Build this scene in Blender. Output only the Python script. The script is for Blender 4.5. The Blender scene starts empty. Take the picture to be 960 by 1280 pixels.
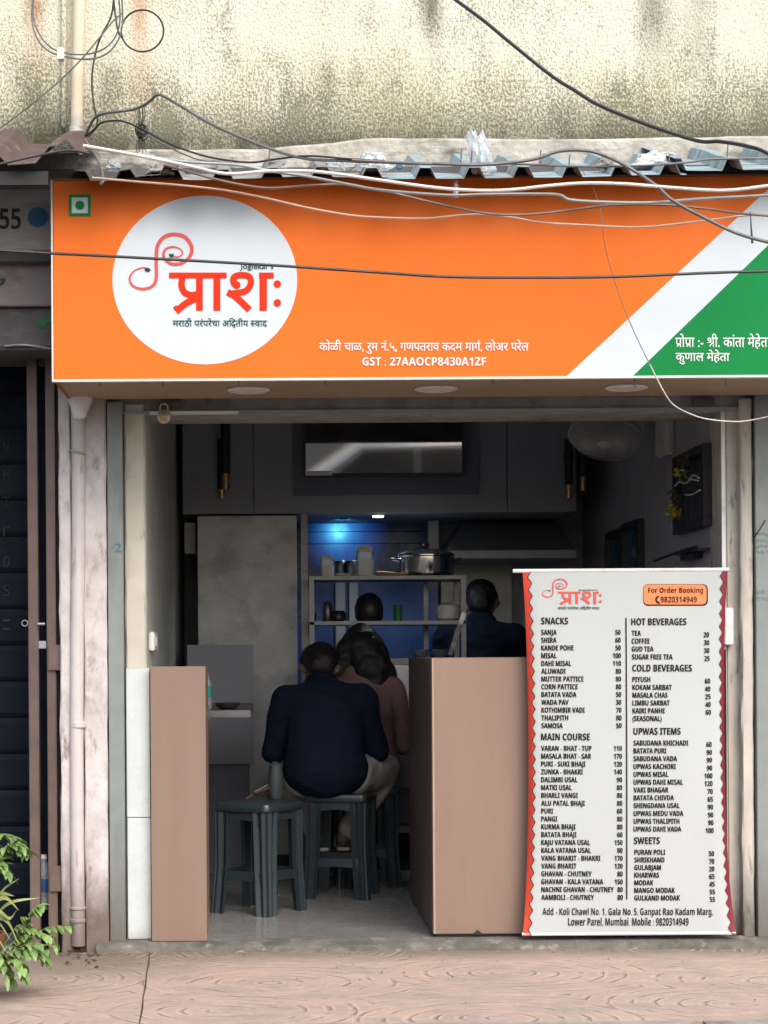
import bpy, bmesh, math, random
from mathutils import Vector, Matrix, noise as mnoise
R = math.radians
S = bpy.context.scene
COL = S.collection
random.seed(7)

# ------------------------------------------------------------------ camera, sky, sun, exposure
CAMZ, DIST, F, PX, PY, ROLL = 1.043, 7.0, 2380.0, 335.0, 820.0, 0.0065
cd = bpy.data.cameras.new('camera'); cam = bpy.data.objects.new('camera', cd); COL.objects.link(cam)
cd.sensor_fit = 'VERTICAL'; cd.sensor_height = 36.0; cd.sensor_width = 27.0
cd.lens = F / 1280 * 36.0
cd.shift_x = (480 - PX) / 1280; cd.shift_y = (PY - 640) / 1280
cd.clip_start = 0.05; cd.clip_end = 800
cam.location = (0, -DIST, CAMZ); cam.rotation_euler = (math.pi / 2, ROLL, 0)
S.camera = cam

SUN_EL, SUN_ROT = 46, 158          # over the street, behind the camera's shoulder
W = bpy.data.worlds.new('World'); S.world = W; W.use_nodes = True
nt = W.node_tree; bg = nt.nodes['Background']
sky = nt.nodes.new('ShaderNodeTexSky'); sky.sky_type = 'NISHITA'; sky.sun_disc = False
sky.sun_elevation = R(SUN_EL); sky.sun_rotation = R(SUN_ROT)
sky.air_density = 1.0; sky.dust_density = 4.5; sky.ozone_density = 1.4
nt.links.new(sky.outputs[0], bg.inputs[0]); bg.inputs[1].default_value = 0.15
sl = bpy.data.lights.new('sun', 'SUN'); sl.energy = .85; sl.angle = R(38); sl.color = (1, .99, .97)
so = bpy.data.objects.new('sun', sl); COL.objects.link(so)
d = Vector((math.sin(R(SUN_ROT)) * math.cos(R(SUN_EL)), math.cos(R(SUN_ROT)) * math.cos(R(SUN_EL)), math.sin(R(SUN_EL))))
so.rotation_euler = (-d).to_track_quat('-Z', 'Y').to_euler(); so.location = d * 30
S.view_settings.view_transform = 'Standard'; S.view_settings.look = 'None'
S.view_settings.exposure = 0.87; S.view_settings.gamma = 1; S.view_settings.use_curve_mapping = False
S.cycles.max_bounces = 10; S.cycles.diffuse_bounces = 6; S.cycles.glossy_bounces = 5; S.cycles.transmission_bounces = 6
S.cycles.use_denoising = True
try: S.cycles.denoiser = 'OPENIMAGEDENOISE'
except Exception: pass

# ------------------------------------------------------------------ helpers
def P(px, py, Y):
    u, v = px - PX, py - PY
    u, v = u - ROLL * v, v + ROLL * u
    s = F / (DIST + Y)
    return Vector((u / s, Y, CAMZ - v / s))
def XX(px, Y, py=820): return P(px, py, Y).x
def ZZ(py, Y, px=480): return P(px, py, Y).z

def tag(o, label=None, cat=None, group=None, kind=None):
    if label: o['label'] = label
    if cat: o['category'] = cat
    if group: o['group'] = group
    if kind: o['kind'] = kind
    return o
def thing(name, label, cat, loc=(0, 0, 0), group=None, rz=0):
    o = bpy.data.objects.new(name, None); COL.objects.link(o); o.empty_display_size = .1
    o.location = loc; o.rotation_euler = (0, 0, rz)
    return tag(o, label, cat, group)
def kids(o): return [c for c in bpy.data.objects if c.parent == o]
def copy_tree(o, parent=None):
    c = o.copy(); COL.objects.link(c)
    if parent: c.parent = parent
    for k in kids(o): copy_tree(k, c)
    return c

def catmull(pts, n=8):
    pts = [Vector(p) for p in pts]
    if len(pts) < 3: return pts
    out = []
    for i in range(len(pts) - 1):
        p0 = pts[i - 1] if i else pts[0] * 2 - pts[1]
        p1, p2 = pts[i], pts[i + 1]
        p3 = pts[i + 2] if i + 2 < len(pts) else pts[-1] * 2 - pts[-2]
        for k in range(n):
            t = k / n
            out.append(.5 * ((2 * p1) + (p2 - p0) * t + (2 * p0 - 5 * p1 + 4 * p2 - p3) * t * t + (3 * p1 - p0 - 3 * p2 + p3) * t ** 3))
    out.append(pts[-1]); return out

class MB:
    def __init__(s): s.v = []; s.f = []
    def add(s, vs, fs):
        b = len(s.v); s.v += [Vector(v) for v in vs]; s.f += [[b + i for i in f] for f in fs]; return s
    def box(s, x0, x1, y0, y1, z0, z1):
        return s.add([(x0, y0, z0), (x1, y0, z0), (x1, y1, z0), (x0, y1, z0), (x0, y0, z1), (x1, y0, z1), (x1, y1, z1), (x0, y1, z1)],
                     [(0, 3, 2, 1), (4, 5, 6, 7), (0, 1, 5, 4), (1, 2, 6, 5), (2, 3, 7, 6), (3, 0, 4, 7)])
    def tube(s, pts, r, sides=8, smooth=0, closed=False):
        pts = catmull(pts, smooth) if smooth else [Vector(p) for p in pts]
        rs = r if isinstance(r, (list, tuple)) else None
        n = len(pts); rings = []; up = None
        for i, p in enumerate(pts):
            t = (pts[min(i + 1, n - 1)] - pts[max(i - 1, 0)])
            if t.length < 1e-9: t = Vector((0, 0, 1))
            t.normalize()
            if up is None: up = Vector((0, 0, 1)) if abs(t.z) < .9 else Vector((1, 0, 0))
            a = up - t * up.dot(t)
            if a.length < 1e-6: a = t.orthogonal()
            a.normalize(); up = a; b = t.cross(a)
            rr = (rs[0] + (rs[1] - rs[0]) * i / max(1, n - 1)) if rs else r
            rings.append([p + a * math.cos(2 * math.pi * k / sides) * rr + b * math.sin(2 * math.pi * k / sides) * rr for k in range(sides)])
        vs = [v for g in rings for v in g]; fs = []
        for i in range(n - 1):
            for k in range(sides):
                k2 = (k + 1) % sides
                fs.append((i * sides + k, i * sides + k2, (i + 1) * sides + k2, (i + 1) * sides + k))
        fs.append(tuple(range(sides - 1, -1, -1))); fs.append(tuple((n - 1) * sides + k for k in range(sides)))
        return s.add(vs, fs)
    def lathe(s, c, prof, n=24, axis='z'):
        c = Vector(c); vs = []; fs = []
        for (r, h) in prof:
            for k in range(n):
                a = 2 * math.pi * k / n; q = (max(r, 1e-4) * math.cos(a), max(r, 1e-4) * math.sin(a), h)
                vs.append(c + (Vector(q) if axis == 'z' else Vector((q[0], -q[2], q[1]))))
        for i in range(len(prof) - 1):
            for k in range(n):
                k2 = (k + 1) % n; fs.append((i * n + k, i * n + k2, (i + 1) * n + k2, (i + 1) * n + k))
        fs.append(tuple(range(n - 1, -1, -1))); fs.append(tuple((len(prof) - 1) * n + k for k in range(n)))
        return s.add(vs, fs)
    def poly(s, pts): return s.add(pts, [tuple(range(len(pts)))])
    def prism(s, pts, vec):
        n = len(pts); vec = Vector(vec); a = [Vector(p) for p in pts]
        return s.add(a + [p + vec for p in a], [tuple(range(n - 1, -1, -1)), tuple(range(n, 2 * n))] + [(i, (i + 1) % n, n + (i + 1) % n, n + i) for i in range(n)])
    def xf(s, m):
        s.v = [m @ v for v in s.v]; return s
    def build(s, name, mat, parent=None, bevel=0, smooth=False, seg=2, keep=False):
        me = bpy.data.meshes.new(name)
        off = parent.location if (parent and not keep) else Vector((0, 0, 0))
        if parent and parent.parent and not keep: off = parent.parent.location + parent.location
        me.from_pydata([tuple(v - off) for v in s.v], [], s.f); me.update()
        bm = bmesh.new(); bm.from_mesh(me)
        bmesh.ops.recalc_face_normals(bm, faces=bm.faces[:])
        if bevel:
            es = [e for e in bm.edges if len(e.link_faces) == 2 and e.calc_face_angle(0) > .6]
            bmesh.ops.bevel(bm, geom=es, offset=bevel, segments=seg, affect='EDGES', clamp_overlap=True)
        bm.to_mesh(me); bm.free()
        if smooth:
            for p in me.polygons: p.use_smooth = True
            try: me.set_sharp_from_angle(angle=R(40))
            except Exception: pass
        o = bpy.data.objects.new(name, me); COL.objects.link(o); me.materials.append(mat)
        if parent: o.parent = parent
        return o
    def solo(s, name, mat, label, cat, group=None, **k):
        return tag(s.build(name, mat, **k), label, cat, group)
    def struct(s, name, mat, **k):
        return tag(s.build(name, mat, **k), kind='structure')

# ------------------------------------------------------------------ materials
def srgb(r, g, b):
    f = lambda c: (c / 255 / 12.92) if c <= 10 else ((c / 255 + .055) / 1.055) ** 2.4
    return (f(r), f(g), f(b))
def N(t, k, **kw):
    n = t.nodes.new(k)
    for a, b in kw.items(): setattr(n, a, b)
    return n
def noise_node(t, vec, scale, detail=6, rough=.6):
    n = N(t, 'ShaderNodeTexNoise'); n.inputs['Scale'].default_value = scale; n.inputs['Detail'].default_value = detail
    n.inputs['Roughness'].default_value = rough; t.links.new(vec, n.inputs['Vector']); return n.outputs['Fac']
def mapping(t, vec, sc=(1, 1, 1), loc=(0, 0, 0)):
    m = N(t, 'ShaderNodeMapping'); m.inputs['Scale'].default_value = sc; m.inputs['Location'].default_value = loc
    t.links.new(vec, m.inputs['Vector']); return m.outputs[0]
def mrange(t, val, a, b, c=0., d=1.):
    m = N(t, 'ShaderNodeMapRange'); m.clamp = True
    for i, x in enumerate((a, b, c, d)): m.inputs[i + 1].default_value = x
    t.links.new(val, m.inputs[0]); return m.outputs[0]
def math_(t, op, a, b=None):
    m = N(t, 'ShaderNodeMath', operation=op)
    for i, x in enumerate((a, b)):
        if x is None: continue
        if isinstance(x, (int, float)): m.inputs[i].default_value = x
        else: t.links.new(x, m.inputs[i])
    return m.outputs[0]
def mixc(t, fac, a, b):
    m = N(t, 'ShaderNodeMix', data_type='RGBA')
    if isinstance(fac, (int, float)): m.inputs[0].default_value = fac
    else: t.links.new(fac, m.inputs[0])
    for i, x in ((6, a), (7, b)):
        if isinstance(x, tuple): m.inputs[i].default_value = (*x[:3], 1)
        else: t.links.new(x, m.inputs[i])
    return m.outputs[2]

def mat(name, c, rough=.6, metal=0., var=.12, vscale=6., bump=0., bscale=80., grime=(), spec=.5, trans=0., emit=None, estr=0., aniso=(1, 1, 1), rvar=.08, coat=0., zdirt=()):
    """base colour with mottling, optional stain layers (colour, scale xyz, lo, hi, strength) and foot dirt (colour, z0, z1)"""
    m = bpy.data.materials.new(name); m.use_nodes = True; t = m.node_tree; b = t.nodes['Principled BSDF']
    pos = N(t, 'ShaderNodeNewGeometry').outputs['Position']
    v = mapping(t, pos, aniso)
    col = mixc(t, mrange(t, noise_node(t, v, vscale), .3, .7), tuple(x * (1 - var) for x in c), tuple(min(1, x * (1 + var)) for x in c))
    for i, (gc, gs, lo, hi, st) in enumerate(grime):
        g = noise_node(t, mapping(t, pos, gs, (i * 3.7 + 1.3, i * 1.1, i * 2.3)), 1.0, 8, .65)
        col = mixc(t, math_(t, 'MULTIPLY', mrange(t, g, lo, hi), st), col, gc)
    sep = N(t, 'ShaderNodeSeparateXYZ'); t.links.new(pos, sep.inputs[0])
    for (gc, z0, z1, st) in zdirt:
        nz = math_(t, 'MULTIPLY', math_(t, 'SUBTRACT', noise_node(t, mapping(t, pos, (9, 9, 4)), 1.0, 8, .7), .5), abs(z1 - z0) * 1.6)
        g = mrange(t, math_(t, 'ADD', sep.outputs[2], nz), z0, z1)
        col = mixc(t, math_(t, 'MULTIPLY', g, st), col, gc)
    t.links.new(col, b.inputs['Base Color'])
    rn = mrange(t, noise_node(t, v, vscale * 2.3), .3, .7, max(.02, rough - rvar), min(1, rough + rvar)); t.links.new(rn, b.inputs['Roughness'])
    b.inputs['Metallic'].default_value = metal
    b.inputs['Specular IOR Level'].default_value = spec
    if trans: b.inputs['Transmission Weight'].default_value = trans
    if coat: b.inputs['Coat Weight'].default_value = coat; b.inputs['Coat Roughness'].default_value = .1
    if emit: b.inputs['Emission Color'].default_value = (*emit, 1); b.inputs['Emission Strength'].default_value = estr
    if bump:
        bn = N(t, 'ShaderNodeBump'); bn.inputs['Strength'].default_value = bump; bn.inputs['Distance'].default_value = .01
        t.links.new(noise_node(t, v, bscale, 5, .6), bn.inputs['Height']); t.links.new(bn.outputs[0], b.inputs['Normal'])
    return m

DK = (.03, .028, .022); BR = (.12, .075, .045)
def stucco_mat():
    m = bpy.data.materials.new('rough_cast_plaster'); m.use_nodes = True; t = m.node_tree; b = t.nodes['Principled BSDF']
    pos = N(t, 'ShaderNodeNewGeometry').outputs['Position']
    sep = N(t, 'ShaderNodeSeparateXYZ'); t.links.new(pos, sep.inputs[0])
    big = noise_node(t, mapping(t, pos, (1.2, 1, 1.0)), 1.6, 6, .6)
    col = mixc(t, mrange(t, big, .35, .65), (.70, .67, .51), (.84, .82, .69))
    # pale worn patches
    col = mixc(t, mrange(t, noise_node(t, mapping(t, pos, (1, 1, 1), (5, 0, 2)), 3.5, 6, .7), .55, .72), col, (.70, .68, .58))
    # grains of the rough cast
    g1 = noise_node(t, mapping(t, pos, (1, 1, .72)), 118, 3, .65)
    g2 = noise_node(t, mapping(t, pos, (1, 1, 1), (3, 1, 7)), 190, 2, .5)
    h = math_(t, 'ADD', math_(t, 'MULTIPLY', g1, .75), math_(t, 'MULTIPLY', g2, .25))
    # how much dirt sits in the pits: more low down, in patches and in vertical runs
    patch = noise_node(t, mapping(t, pos, (2.4, 1, 1.1), (9, 2, 4)), 2.0, 8, .7)
    runs = noise_node(t, mapping(t, pos, (7, 1, .35), (2, 0, 0)), 1.0, 5, .6)
    top = mrange(t, sep.outputs[2], 3.12, 3.5)
    foot = mrange(t, math_(t, 'ADD', sep.outputs[2], math_(t, 'MULTIPLY', math_(t, 'SUBTRACT', big, .5), .5)), 3.30, 3.06)
    dirt = math_(t, 'ADD', math_(t, 'MULTIPLY', mrange(t, patch, .48, .72), .8), math_(t, 'MULTIPLY', mrange(t, runs, .58, .72), top))
    streak = math_(t, 'MULTIPLY', mrange(t, noise_node(t, mapping(t, pos, (3.2, 1, .45), (11, 0, 3)), 1.0, 6, .6), .50, .68), mrange(t, noise_node(t, pos, 1.3, 4, .6), .35, .6))
    dirt = math_(t, 'ADD', math_(t, 'ADD', dirt, math_(t, 'MULTIPLY', streak, .55)), math_(t, 'MULTIPLY', foot, .62))
    thr = mrange(t, dirt, 0, 1.3, .425, .60)
    pit = mrange(t, math_(t, 'SUBTRACT', thr, h), -.045, .055)
    hi = mrange(t, h, .54, .70)
    col = mixc(t, math_(t, 'MULTIPLY', hi, .6), col, (.86, .85, .75))
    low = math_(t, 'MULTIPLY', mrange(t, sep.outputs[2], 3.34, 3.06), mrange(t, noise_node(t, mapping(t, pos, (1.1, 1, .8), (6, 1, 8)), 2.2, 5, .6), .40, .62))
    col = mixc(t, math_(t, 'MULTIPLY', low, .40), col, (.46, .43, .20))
    col = mixc(t, math_(t, 'MULTIPLY', pit, mrange(t, dirt, .1, .9, .38, .84)), col, (.075, .070, .042))
    col = mixc(t, math_(t, 'MULTIPLY', mrange(t, dirt, .30, 1.2), .55), col, (.29, .285, .20))
    # mould just above the ledge and rust runs
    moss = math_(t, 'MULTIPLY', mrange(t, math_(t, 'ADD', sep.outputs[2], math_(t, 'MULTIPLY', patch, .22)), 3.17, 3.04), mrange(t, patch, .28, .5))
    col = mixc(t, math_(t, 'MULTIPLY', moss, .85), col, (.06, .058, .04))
    xr = lambda x0, w: mrange(t, math_(t, 'ABSOLUTE', math_(t, 'SUBTRACT', math_(t, 'ADD', sep.outputs[0], math_(t, 'MULTIPLY', g1, .05)), x0 + .025)), w, w * .15)
    for (x0, w, z0, z1, cc, st) in ((-.455, .05, 3.0, 3.4, (.50, .24, .09), .55), (-.84, .05, 3.15, 3.4, (.42, .19, .06), .6), (.62, .06, 3.22, 3.45, (.09, .08, .05), .75), (1.44, .09, 3.1, 3.45, (.10, .095, .07), .6), (1.6, .07, 3.05, 3.45, (.12, .11, .08), .5), (-.80, .16, 3.12, 2.98, (.05, .048, .03), .8)):
        col = mixc(t, math_(t, 'MULTIPLY', math_(t, 'MULTIPLY', xr(x0, w), mrange(t, math_(t, 'ADD', sep.outputs[2], math_(t, 'MULTIPLY', big, .15)), z0 + .07, z1 + .07)), math_(t, 'MULTIPLY', mrange(t, patch, .2, .55), st)), col, cc)
    t.links.new(col, b.inputs['Base Color']); b.inputs['Roughness'].default_value = .92; b.inputs['Specular IOR Level'].default_value = .2
    bn = N(t, 'ShaderNodeBump'); bn.inputs['Strength'].default_value = .9; bn.inputs['Distance'].default_value = .016
    t.links.new(h, bn.inputs['Height']); t.links.new(bn.outputs[0], b.inputs['Normal'])
    return m

def footpath_mat():
    m = bpy.data.materials.new('stamped_concrete'); m.use_nodes = True; t = m.node_tree; b = t.nodes['Principled BSDF']
    pos = N(t, 'ShaderNodeNewGeometry').outputs['Position']
    warp = N(t, 'ShaderNodeTexNoise'); warp.inputs['Scale'].default_value = 3; warp.inputs['Detail'].default_value = 3; t.links.new(pos, warp.inputs['Vector'])
    add = N(t, 'ShaderNodeVectorMath', operation='MULTIPLY_ADD'); t.links.new(warp.outputs['Color'], add.inputs[0]); add.inputs[1].default_value = (.05, .05, 0); t.links.new(pos, add.inputs[2])
    vo = N(t, 'ShaderNodeTexVoronoi', voronoi_dimensions='2D', feature='F1'); vo.inputs['Scale'].default_value = 1.33; vo.inputs['Randomness'].default_value = .38
    t.links.new(mapping(t, add.outputs[0], (.95, 1.25, 1), (.15, .2, 0)), vo.inputs['Vector'])
    ring = math_(t, 'ABSOLUTE', math_(t, 'SUBTRACT', math_(t, 'FRACT', math_(t, 'MULTIPLY', vo.outputs['Distance'], 10.5)), .5))
    brk = noise_node(t, mapping(t, pos, (1, 1.6, 1), (4, 4, 0)), 9, 4, .6)
    groove = math_(t, 'MULTIPLY', mrange(t, ring, .10, .03), mrange(t, brk, .44, .60))
    n1 = noise_node(t, mapping(t, pos, (1, 1.4, 1)), 1.7, 8, .65); n2 = noise_node(t, pos, 14, 6, .7)
    col = mixc(t, mrange(t, n1, .32, .68), (.46, .335, .27), (.38, .30, .25))
    col = mixc(t, mrange(t, noise_node(t, mapping(t, pos, (1, 1.6, 1), (7, 3, 0)), 3.4, 9, .75), .46, .66), col, (.29, .255, .22))
    col = mixc(t, math_(t, 'MULTIPLY', mrange(t, n2, .5, .75), .5), col, (.58, .46, .38))
    col = mixc(t, math_(t, 'MULTIPLY', mrange(t, noise_node(t, pos, 60, 4, .7), .58, .7), .35), col, (.16, .12, .09))
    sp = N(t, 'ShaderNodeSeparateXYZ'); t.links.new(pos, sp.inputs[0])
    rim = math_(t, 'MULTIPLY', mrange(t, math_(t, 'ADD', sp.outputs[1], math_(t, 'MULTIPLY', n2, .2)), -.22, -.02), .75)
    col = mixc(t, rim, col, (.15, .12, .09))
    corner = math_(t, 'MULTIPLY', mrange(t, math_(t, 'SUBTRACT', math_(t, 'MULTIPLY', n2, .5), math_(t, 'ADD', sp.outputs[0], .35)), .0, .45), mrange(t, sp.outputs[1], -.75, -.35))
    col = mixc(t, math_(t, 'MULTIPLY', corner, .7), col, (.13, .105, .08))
    lip = math_(t, 'MULTIPLY', mrange(t, ring, .10, .17), math_(t, 'MULTIPLY', mrange(t, ring, .30, .20), mrange(t, brk, .46, .62)))
    col = mixc(t, math_(t, 'MULTIPLY', lip, .42), col, (.58, .48, .41))
    col = mixc(t, math_(t, 'MULTIPLY', groove, .42), col, (.15, .105, .085))
    t.links.new(col, b.inputs['Base Color']); b.inputs['Roughness'].default_value = .85; b.inputs['Specular IOR Level'].default_value = .3
    bn = N(t, 'ShaderNodeBump'); bn.inputs['Strength'].default_value = .7; bn.inputs['Distance'].default_value = .008
    t.links.new(math_(t, 'SUBTRACT', math_(t, 'MULTIPLY', n2, .5), groove), bn.inputs['Height']); t.links.new(bn.outputs[0], b.inputs['Normal'])
    return m

M = {}
M['stucco'] = stucco_mat(); M['footpath'] = footpath_mat()
M['ledge'] = mat('weathered_ledge_concrete', (.40, .38, .33), .9, var=.35, vscale=14, bump=.8, bscale=45, grime=(((.06, .055, .04), (3, 3, 14), .5, .66, .75), ((.7, .68, .62), (5, 5, 20), .56, .66, .6)))
M['concrete'] = mat('grey_concrete', (.30, .29, .27), .9, var=.25, vscale=9, bump=.5, bscale=60, grime=((DK, (5, 5, 5), .55, .7, .6),))
M['threshold'] = mat('worn_stone_step', (.13, .118, .10), .75, var=.3, vscale=16, bump=.6, bscale=50, grime=(((.06, .06, .045), (6, 6, 12), .5, .62, .7), ((.33, .29, .25), (14, 5, 30), .56, .66, .6)))
M['asphalt'] = mat('asphalt', (.05, .05, .052), .9, var=.25, vscale=30, bump=.6, bscale=150)
M['int_wall'] = mat('interior_plaster', (.38, .39, .44), .75, var=.10, vscale=5, bump=.1)
M['left_wall'] = mat('green_grey_plaster', (.44, .455, .41), .8, var=.08, vscale=6, bump=.15, grime=((DK, (4, 4, 1.2), .58, .75, .3),))
M['ceiling'] = mat('ceiling_paint', (.78, .78, .78), .8, var=.05)
M['int_floor'] = mat('cream_floor_tile', (.22, .22, .21), .2, var=.10, vscale=3, spec=.5, grime=((DK, (3, 3, 3), .55, .75, .25),))
M['laminate_grey'] = mat('grey_cabinet_laminate', (.29, .305, .35), .55, var=.05, vscale=3)
M['laminate_dark'] = mat('dark_panel_laminate', (.14, .145, .19), .5, var=.05)
M['cement_panel'] = mat('cement_look_laminate', (.66, .68, .69), .55, var=.16, vscale=7, grime=(((.30, .30, .29), (5, 5, 7), .5, .68, .65), ((.55, .55, .54), (9, 9, 9), .55, .7, .4)))
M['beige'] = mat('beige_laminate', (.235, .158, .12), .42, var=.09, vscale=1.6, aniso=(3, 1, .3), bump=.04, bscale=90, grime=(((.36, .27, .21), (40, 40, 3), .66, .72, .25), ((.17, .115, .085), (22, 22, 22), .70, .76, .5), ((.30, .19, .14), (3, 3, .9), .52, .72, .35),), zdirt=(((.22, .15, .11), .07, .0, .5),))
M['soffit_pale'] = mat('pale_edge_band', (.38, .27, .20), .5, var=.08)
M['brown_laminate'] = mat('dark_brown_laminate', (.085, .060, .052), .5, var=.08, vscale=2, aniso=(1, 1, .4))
M['soffit'] = mat('beige_soffit_board', (.34, .25, .165), .6, var=.08, vscale=3, grime=(((.2, .13, .08), (4, 6, 4), .58, .75, .4),))
M['steel'] = mat('brushed_steel', (.17, .17, .175), .42, metal=1, var=.08, vscale=9, aniso=(1, 1, 12))
M['bright_steel'] = mat('polished_steel', (.55, .55, .56), .14, metal=1, var=.05)
M['dull_steel'] = mat('dull_steel_sheet', (.30, .32, .34), .5, metal=.5, var=.10, vscale=5)
M['white_plastic'] = mat('white_plastic', (.72, .72, .70), .4, var=.05, grime=(((.3, .28, .24), (9, 9, 9), .55, .7, .4),))
M['black_plastic'] = mat('black_plastic', (.018, .019, .024), .4, var=.1)
M['copper'] = mat('copper_metal', (.72, .46, .26), .3, metal=1, var=.08)
M['screen'] = mat('glossy_black_screen', (.006, .007, .010), .03, var=.0, rvar=.0, spec=.7); M['screen'].node_tree.nodes['Principled BSDF'].inputs['IOR'].default_value = 2.3
M['blue_tile'] = mat('blue_glossy_panel', (.004, .065, .24), .28, var=.12, vscale=5, spec=.5)
M['orange'] = mat('orange_flex_print', (.79, .155, .012), .5, spec=.22, var=.03, vscale=2.5, bump=.35, bscale=2.6, grime=(((.55, .16, .03), (2.2, 1, 1.4), .60, .85, .25),))
M['white_print'] = mat('white_flex_print', (.60, .665, .71), .5, spec=.22, var=.015, vscale=3, grime=(((.45, .46, .45), (30, 1, 30), .70, .76, .5),))
M['green'] = mat('green_flex_print', (.002, .215, .050), .5, spec=.15, var=.04, vscale=3)
M['sign_letter_white'] = mat('white_print_lettering', (.72, .74, .73), .45, var=.0)
M['red_print'] = mat('red_orange_print', (.68, .030, .003), .5, spec=.15, var=.02)
M['rose_print'] = mat('rose_red_print', (.60, .065, .055), .42, var=.05, vscale=20)
M['dark_green_print'] = mat('dark_green_print', (.004, .07, .06), .5, spec=.1, var=.03)
M['sign_edge'] = mat('aluminium_sign_frame', (.62, .60, .57), .45, metal=.2, var=.08)
M['sign_back'] = mat('sign_box_side', (.25, .10, .04), .6)
M['menu_white'] = mat('menu_vinyl_white', (.44, .475, .465), .42, var=.025, vscale=4, aniso=(1, 1, .35), grime=(((.44, .42, .36), (5, 5, .8), .56, .78, .35),))
M['menu_red'] = mat('menu_border_red', (.55, .05, .022), .42, var=.04)
M['menu_maroon'] = mat('menu_border_maroon', (.20, .010, .026), .42, var=.04)
M['menu_ink'] = mat('menu_black_ink', (.014, .012, .011), .6, spec=.15, var=.0)
M['menu_scallop'] = mat('menu_scallop_line', (.10, .012, .012), .5, var=.0)
M['badge_orange'] = mat('menu_badge_orange', (.80, .22, .065), .42, var=.03)
M['pilaster'] = mat('pinkish_whitewash', (.53, .49, .48), .85, var=.13, vscale=14, bump=.35, bscale=30,
    grime=(((.16, .115, .085), (13, 13, 5), .60, .70, .8), ((.36, .31, .285), (26, 26, 12), .52, .66, .55), ((.66, .645, .63), (8, 8, 5), .52, .66, .6), ((.10, .08, .06), (60, 60, 30), .66, .72, .7)), zdirt=(((.12, .085, .06), .40, .06, .9), ((.20, .15, .12), 1.72, 2.0, .5)))
M['pipe'] = mat('painted_pvc_pipe', (.53, .495, .48), .6, var=.08, vscale=9, grime=(((.17, .12, .09), (25, 25, 5), .58, .68, .7), ((.4, .34, .30), (8, 8, 1.5), .5, .7, .4)), zdirt=(((.13, .095, .07), .34, .04, .85), ((.30, .24, .2), 1.75, 1.95, .5)))
M['cream_pipe'] = mat('cream_pvc_pipe', (.66, .58, .42), .6, var=.10, vscale=9, grime=(((.30, .22, .12), (20, 20, 2), .55, .7, .5),), zdirt=(((.42, .40, .37), 3.03, 3.0, .8),))
M['channel'] = mat('grey_green_painted_steel', (.215, .245, .235), .5, var=.10, vscale=10, grime=(((.12, .12, .11), (9, 9, 1.5), .55, .7, .5),), zdirt=(((.11, .085, .065), .42, .0, .75),))
M['cream_plaster'] = mat('cream_plaster', (.52, .49, .41), .8, var=.07, vscale=9, grime=(((.06, .055, .045), (14, 14, 5), .62, .70, .8), ((.30, .27, .22), (6, 6, 1.5), .52, .72, .5)))
M['white_marble'] = mat('white_marble_tile', (.55, .60, .59), .3, var=.05, vscale=7, grime=(((.42, .43, .40), (20, 20, 8), .6, .72, .4),), zdirt=(((.32, .29, .25), .05, .0, .6),))
M['dirty_post'] = mat('stained_plaster_post', (.50, .47, .42), .85, var=.1, vscale=9, grime=(((.05, .045, .035), (20, 20, 3.5), .56, .66, .85), ((.30, .26, .2), (8, 8, 1.4), .5, .7, .6)), zdirt=(((.07, .06, .045), .25, .02, .8),))
M['brown_steel'] = mat('brown_painted_steel', (.105, .070, .062), .5, var=.18, vscale=12, grime=(((.20, .13, .09), (15, 15, 3), .55, .7, .5),), zdirt=(((.16, .115, .085), .45, .05, .7),))
M['navy_shutter'] = mat('navy_painted_shutter', (.0022, .0055, .012), .7, spec=.12, var=.2, vscale=6, grime=(((.012, .014, .017), (5, 5, 8), .55, .7, .4),))
M['chalk'] = mat('faint_chalk', (.010, .013, .019), .9, var=.3, vscale=60)
M['grey_board'] = mat('grey_painted_board', (.42, .39, .395), .7, var=.10, vscale=5, grime=(((.14, .12, .12), (3, 3, 12), .52, .7, .6),))
M['mauve_board'] = mat('mauve_grey_plaster', (.25, .205, .21), .8, var=.15, vscale=7, grime=(((.42, .38, .38), (5, 5, 8), .56, .7, .5), ((.07, .06, .06), (5, 5, 9), .55, .7, .6)))
M['dark_beam'] = mat('dark_stained_beam', (.085, .078, .08), .8, var=.25, vscale=9, grime=(((.16, .15, .145), (4, 4, 18), .55, .7, .5),))
M['blue_paint'] = mat('blue_paint', (.018, .12, .27), .5, var=.08)
M['black_paint'] = mat('black_paint', (.012, .011, .011), .5, var=.1)
M['green_stain'] = mat('green_paint_patch', (.025, .11, .055), .7, var=.5, vscale=25)
M['rust_sheet'] = mat('rusted_sheet', (.085, .058, .050), .75, var=.3, vscale=16, grime=(((.07, .05, .045), (6, 6, 6), .5, .65, .7), ((.33, .20, .15), (12, 12, 12), .55, .68, .5)))
M['blue_sheet'] = mat('pale_blue_roof_sheet', (.25, .36, .41), .5, var=.15, vscale=9, grime=(((.14, .13, .11), (7, 12, 7), .48, .64, .8), ((.68, .72, .74), (3, 30, 3), .55, .7, .5)))
M['cable_black'] = mat('black_cable_sheath', (.022, .021, .021), .5, var=.2, vscale=20)
M['cable_grey'] = mat('grey_cable_sheath', (.12, .125, .125), .5, var=.2, vscale=20)
M['cable_white'] = mat('white_cable_sheath', (.68, .64, .58), .5, var=.12, vscale=15, grime=(((.3, .25, .2), (25, 25, 25), .55, .7, .5),))
M['cable_teal'] = mat('pale_teal_cable_sheath', (.30, .35, .34), .5, var=.15, vscale=15)
M['cable_brown'] = mat('brown_cable_sheath', (.20, .13, .10), .5, var=.15, vscale=15)
M['cable_pink'] = mat('faded_pink_cable_sheath', (.55, .38, .29), .5, var=.12, vscale=15)
M['plastic_film'] = mat('clear_plastic_film', (.80, .86, .90), .22, var=.04, trans=.72)
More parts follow.
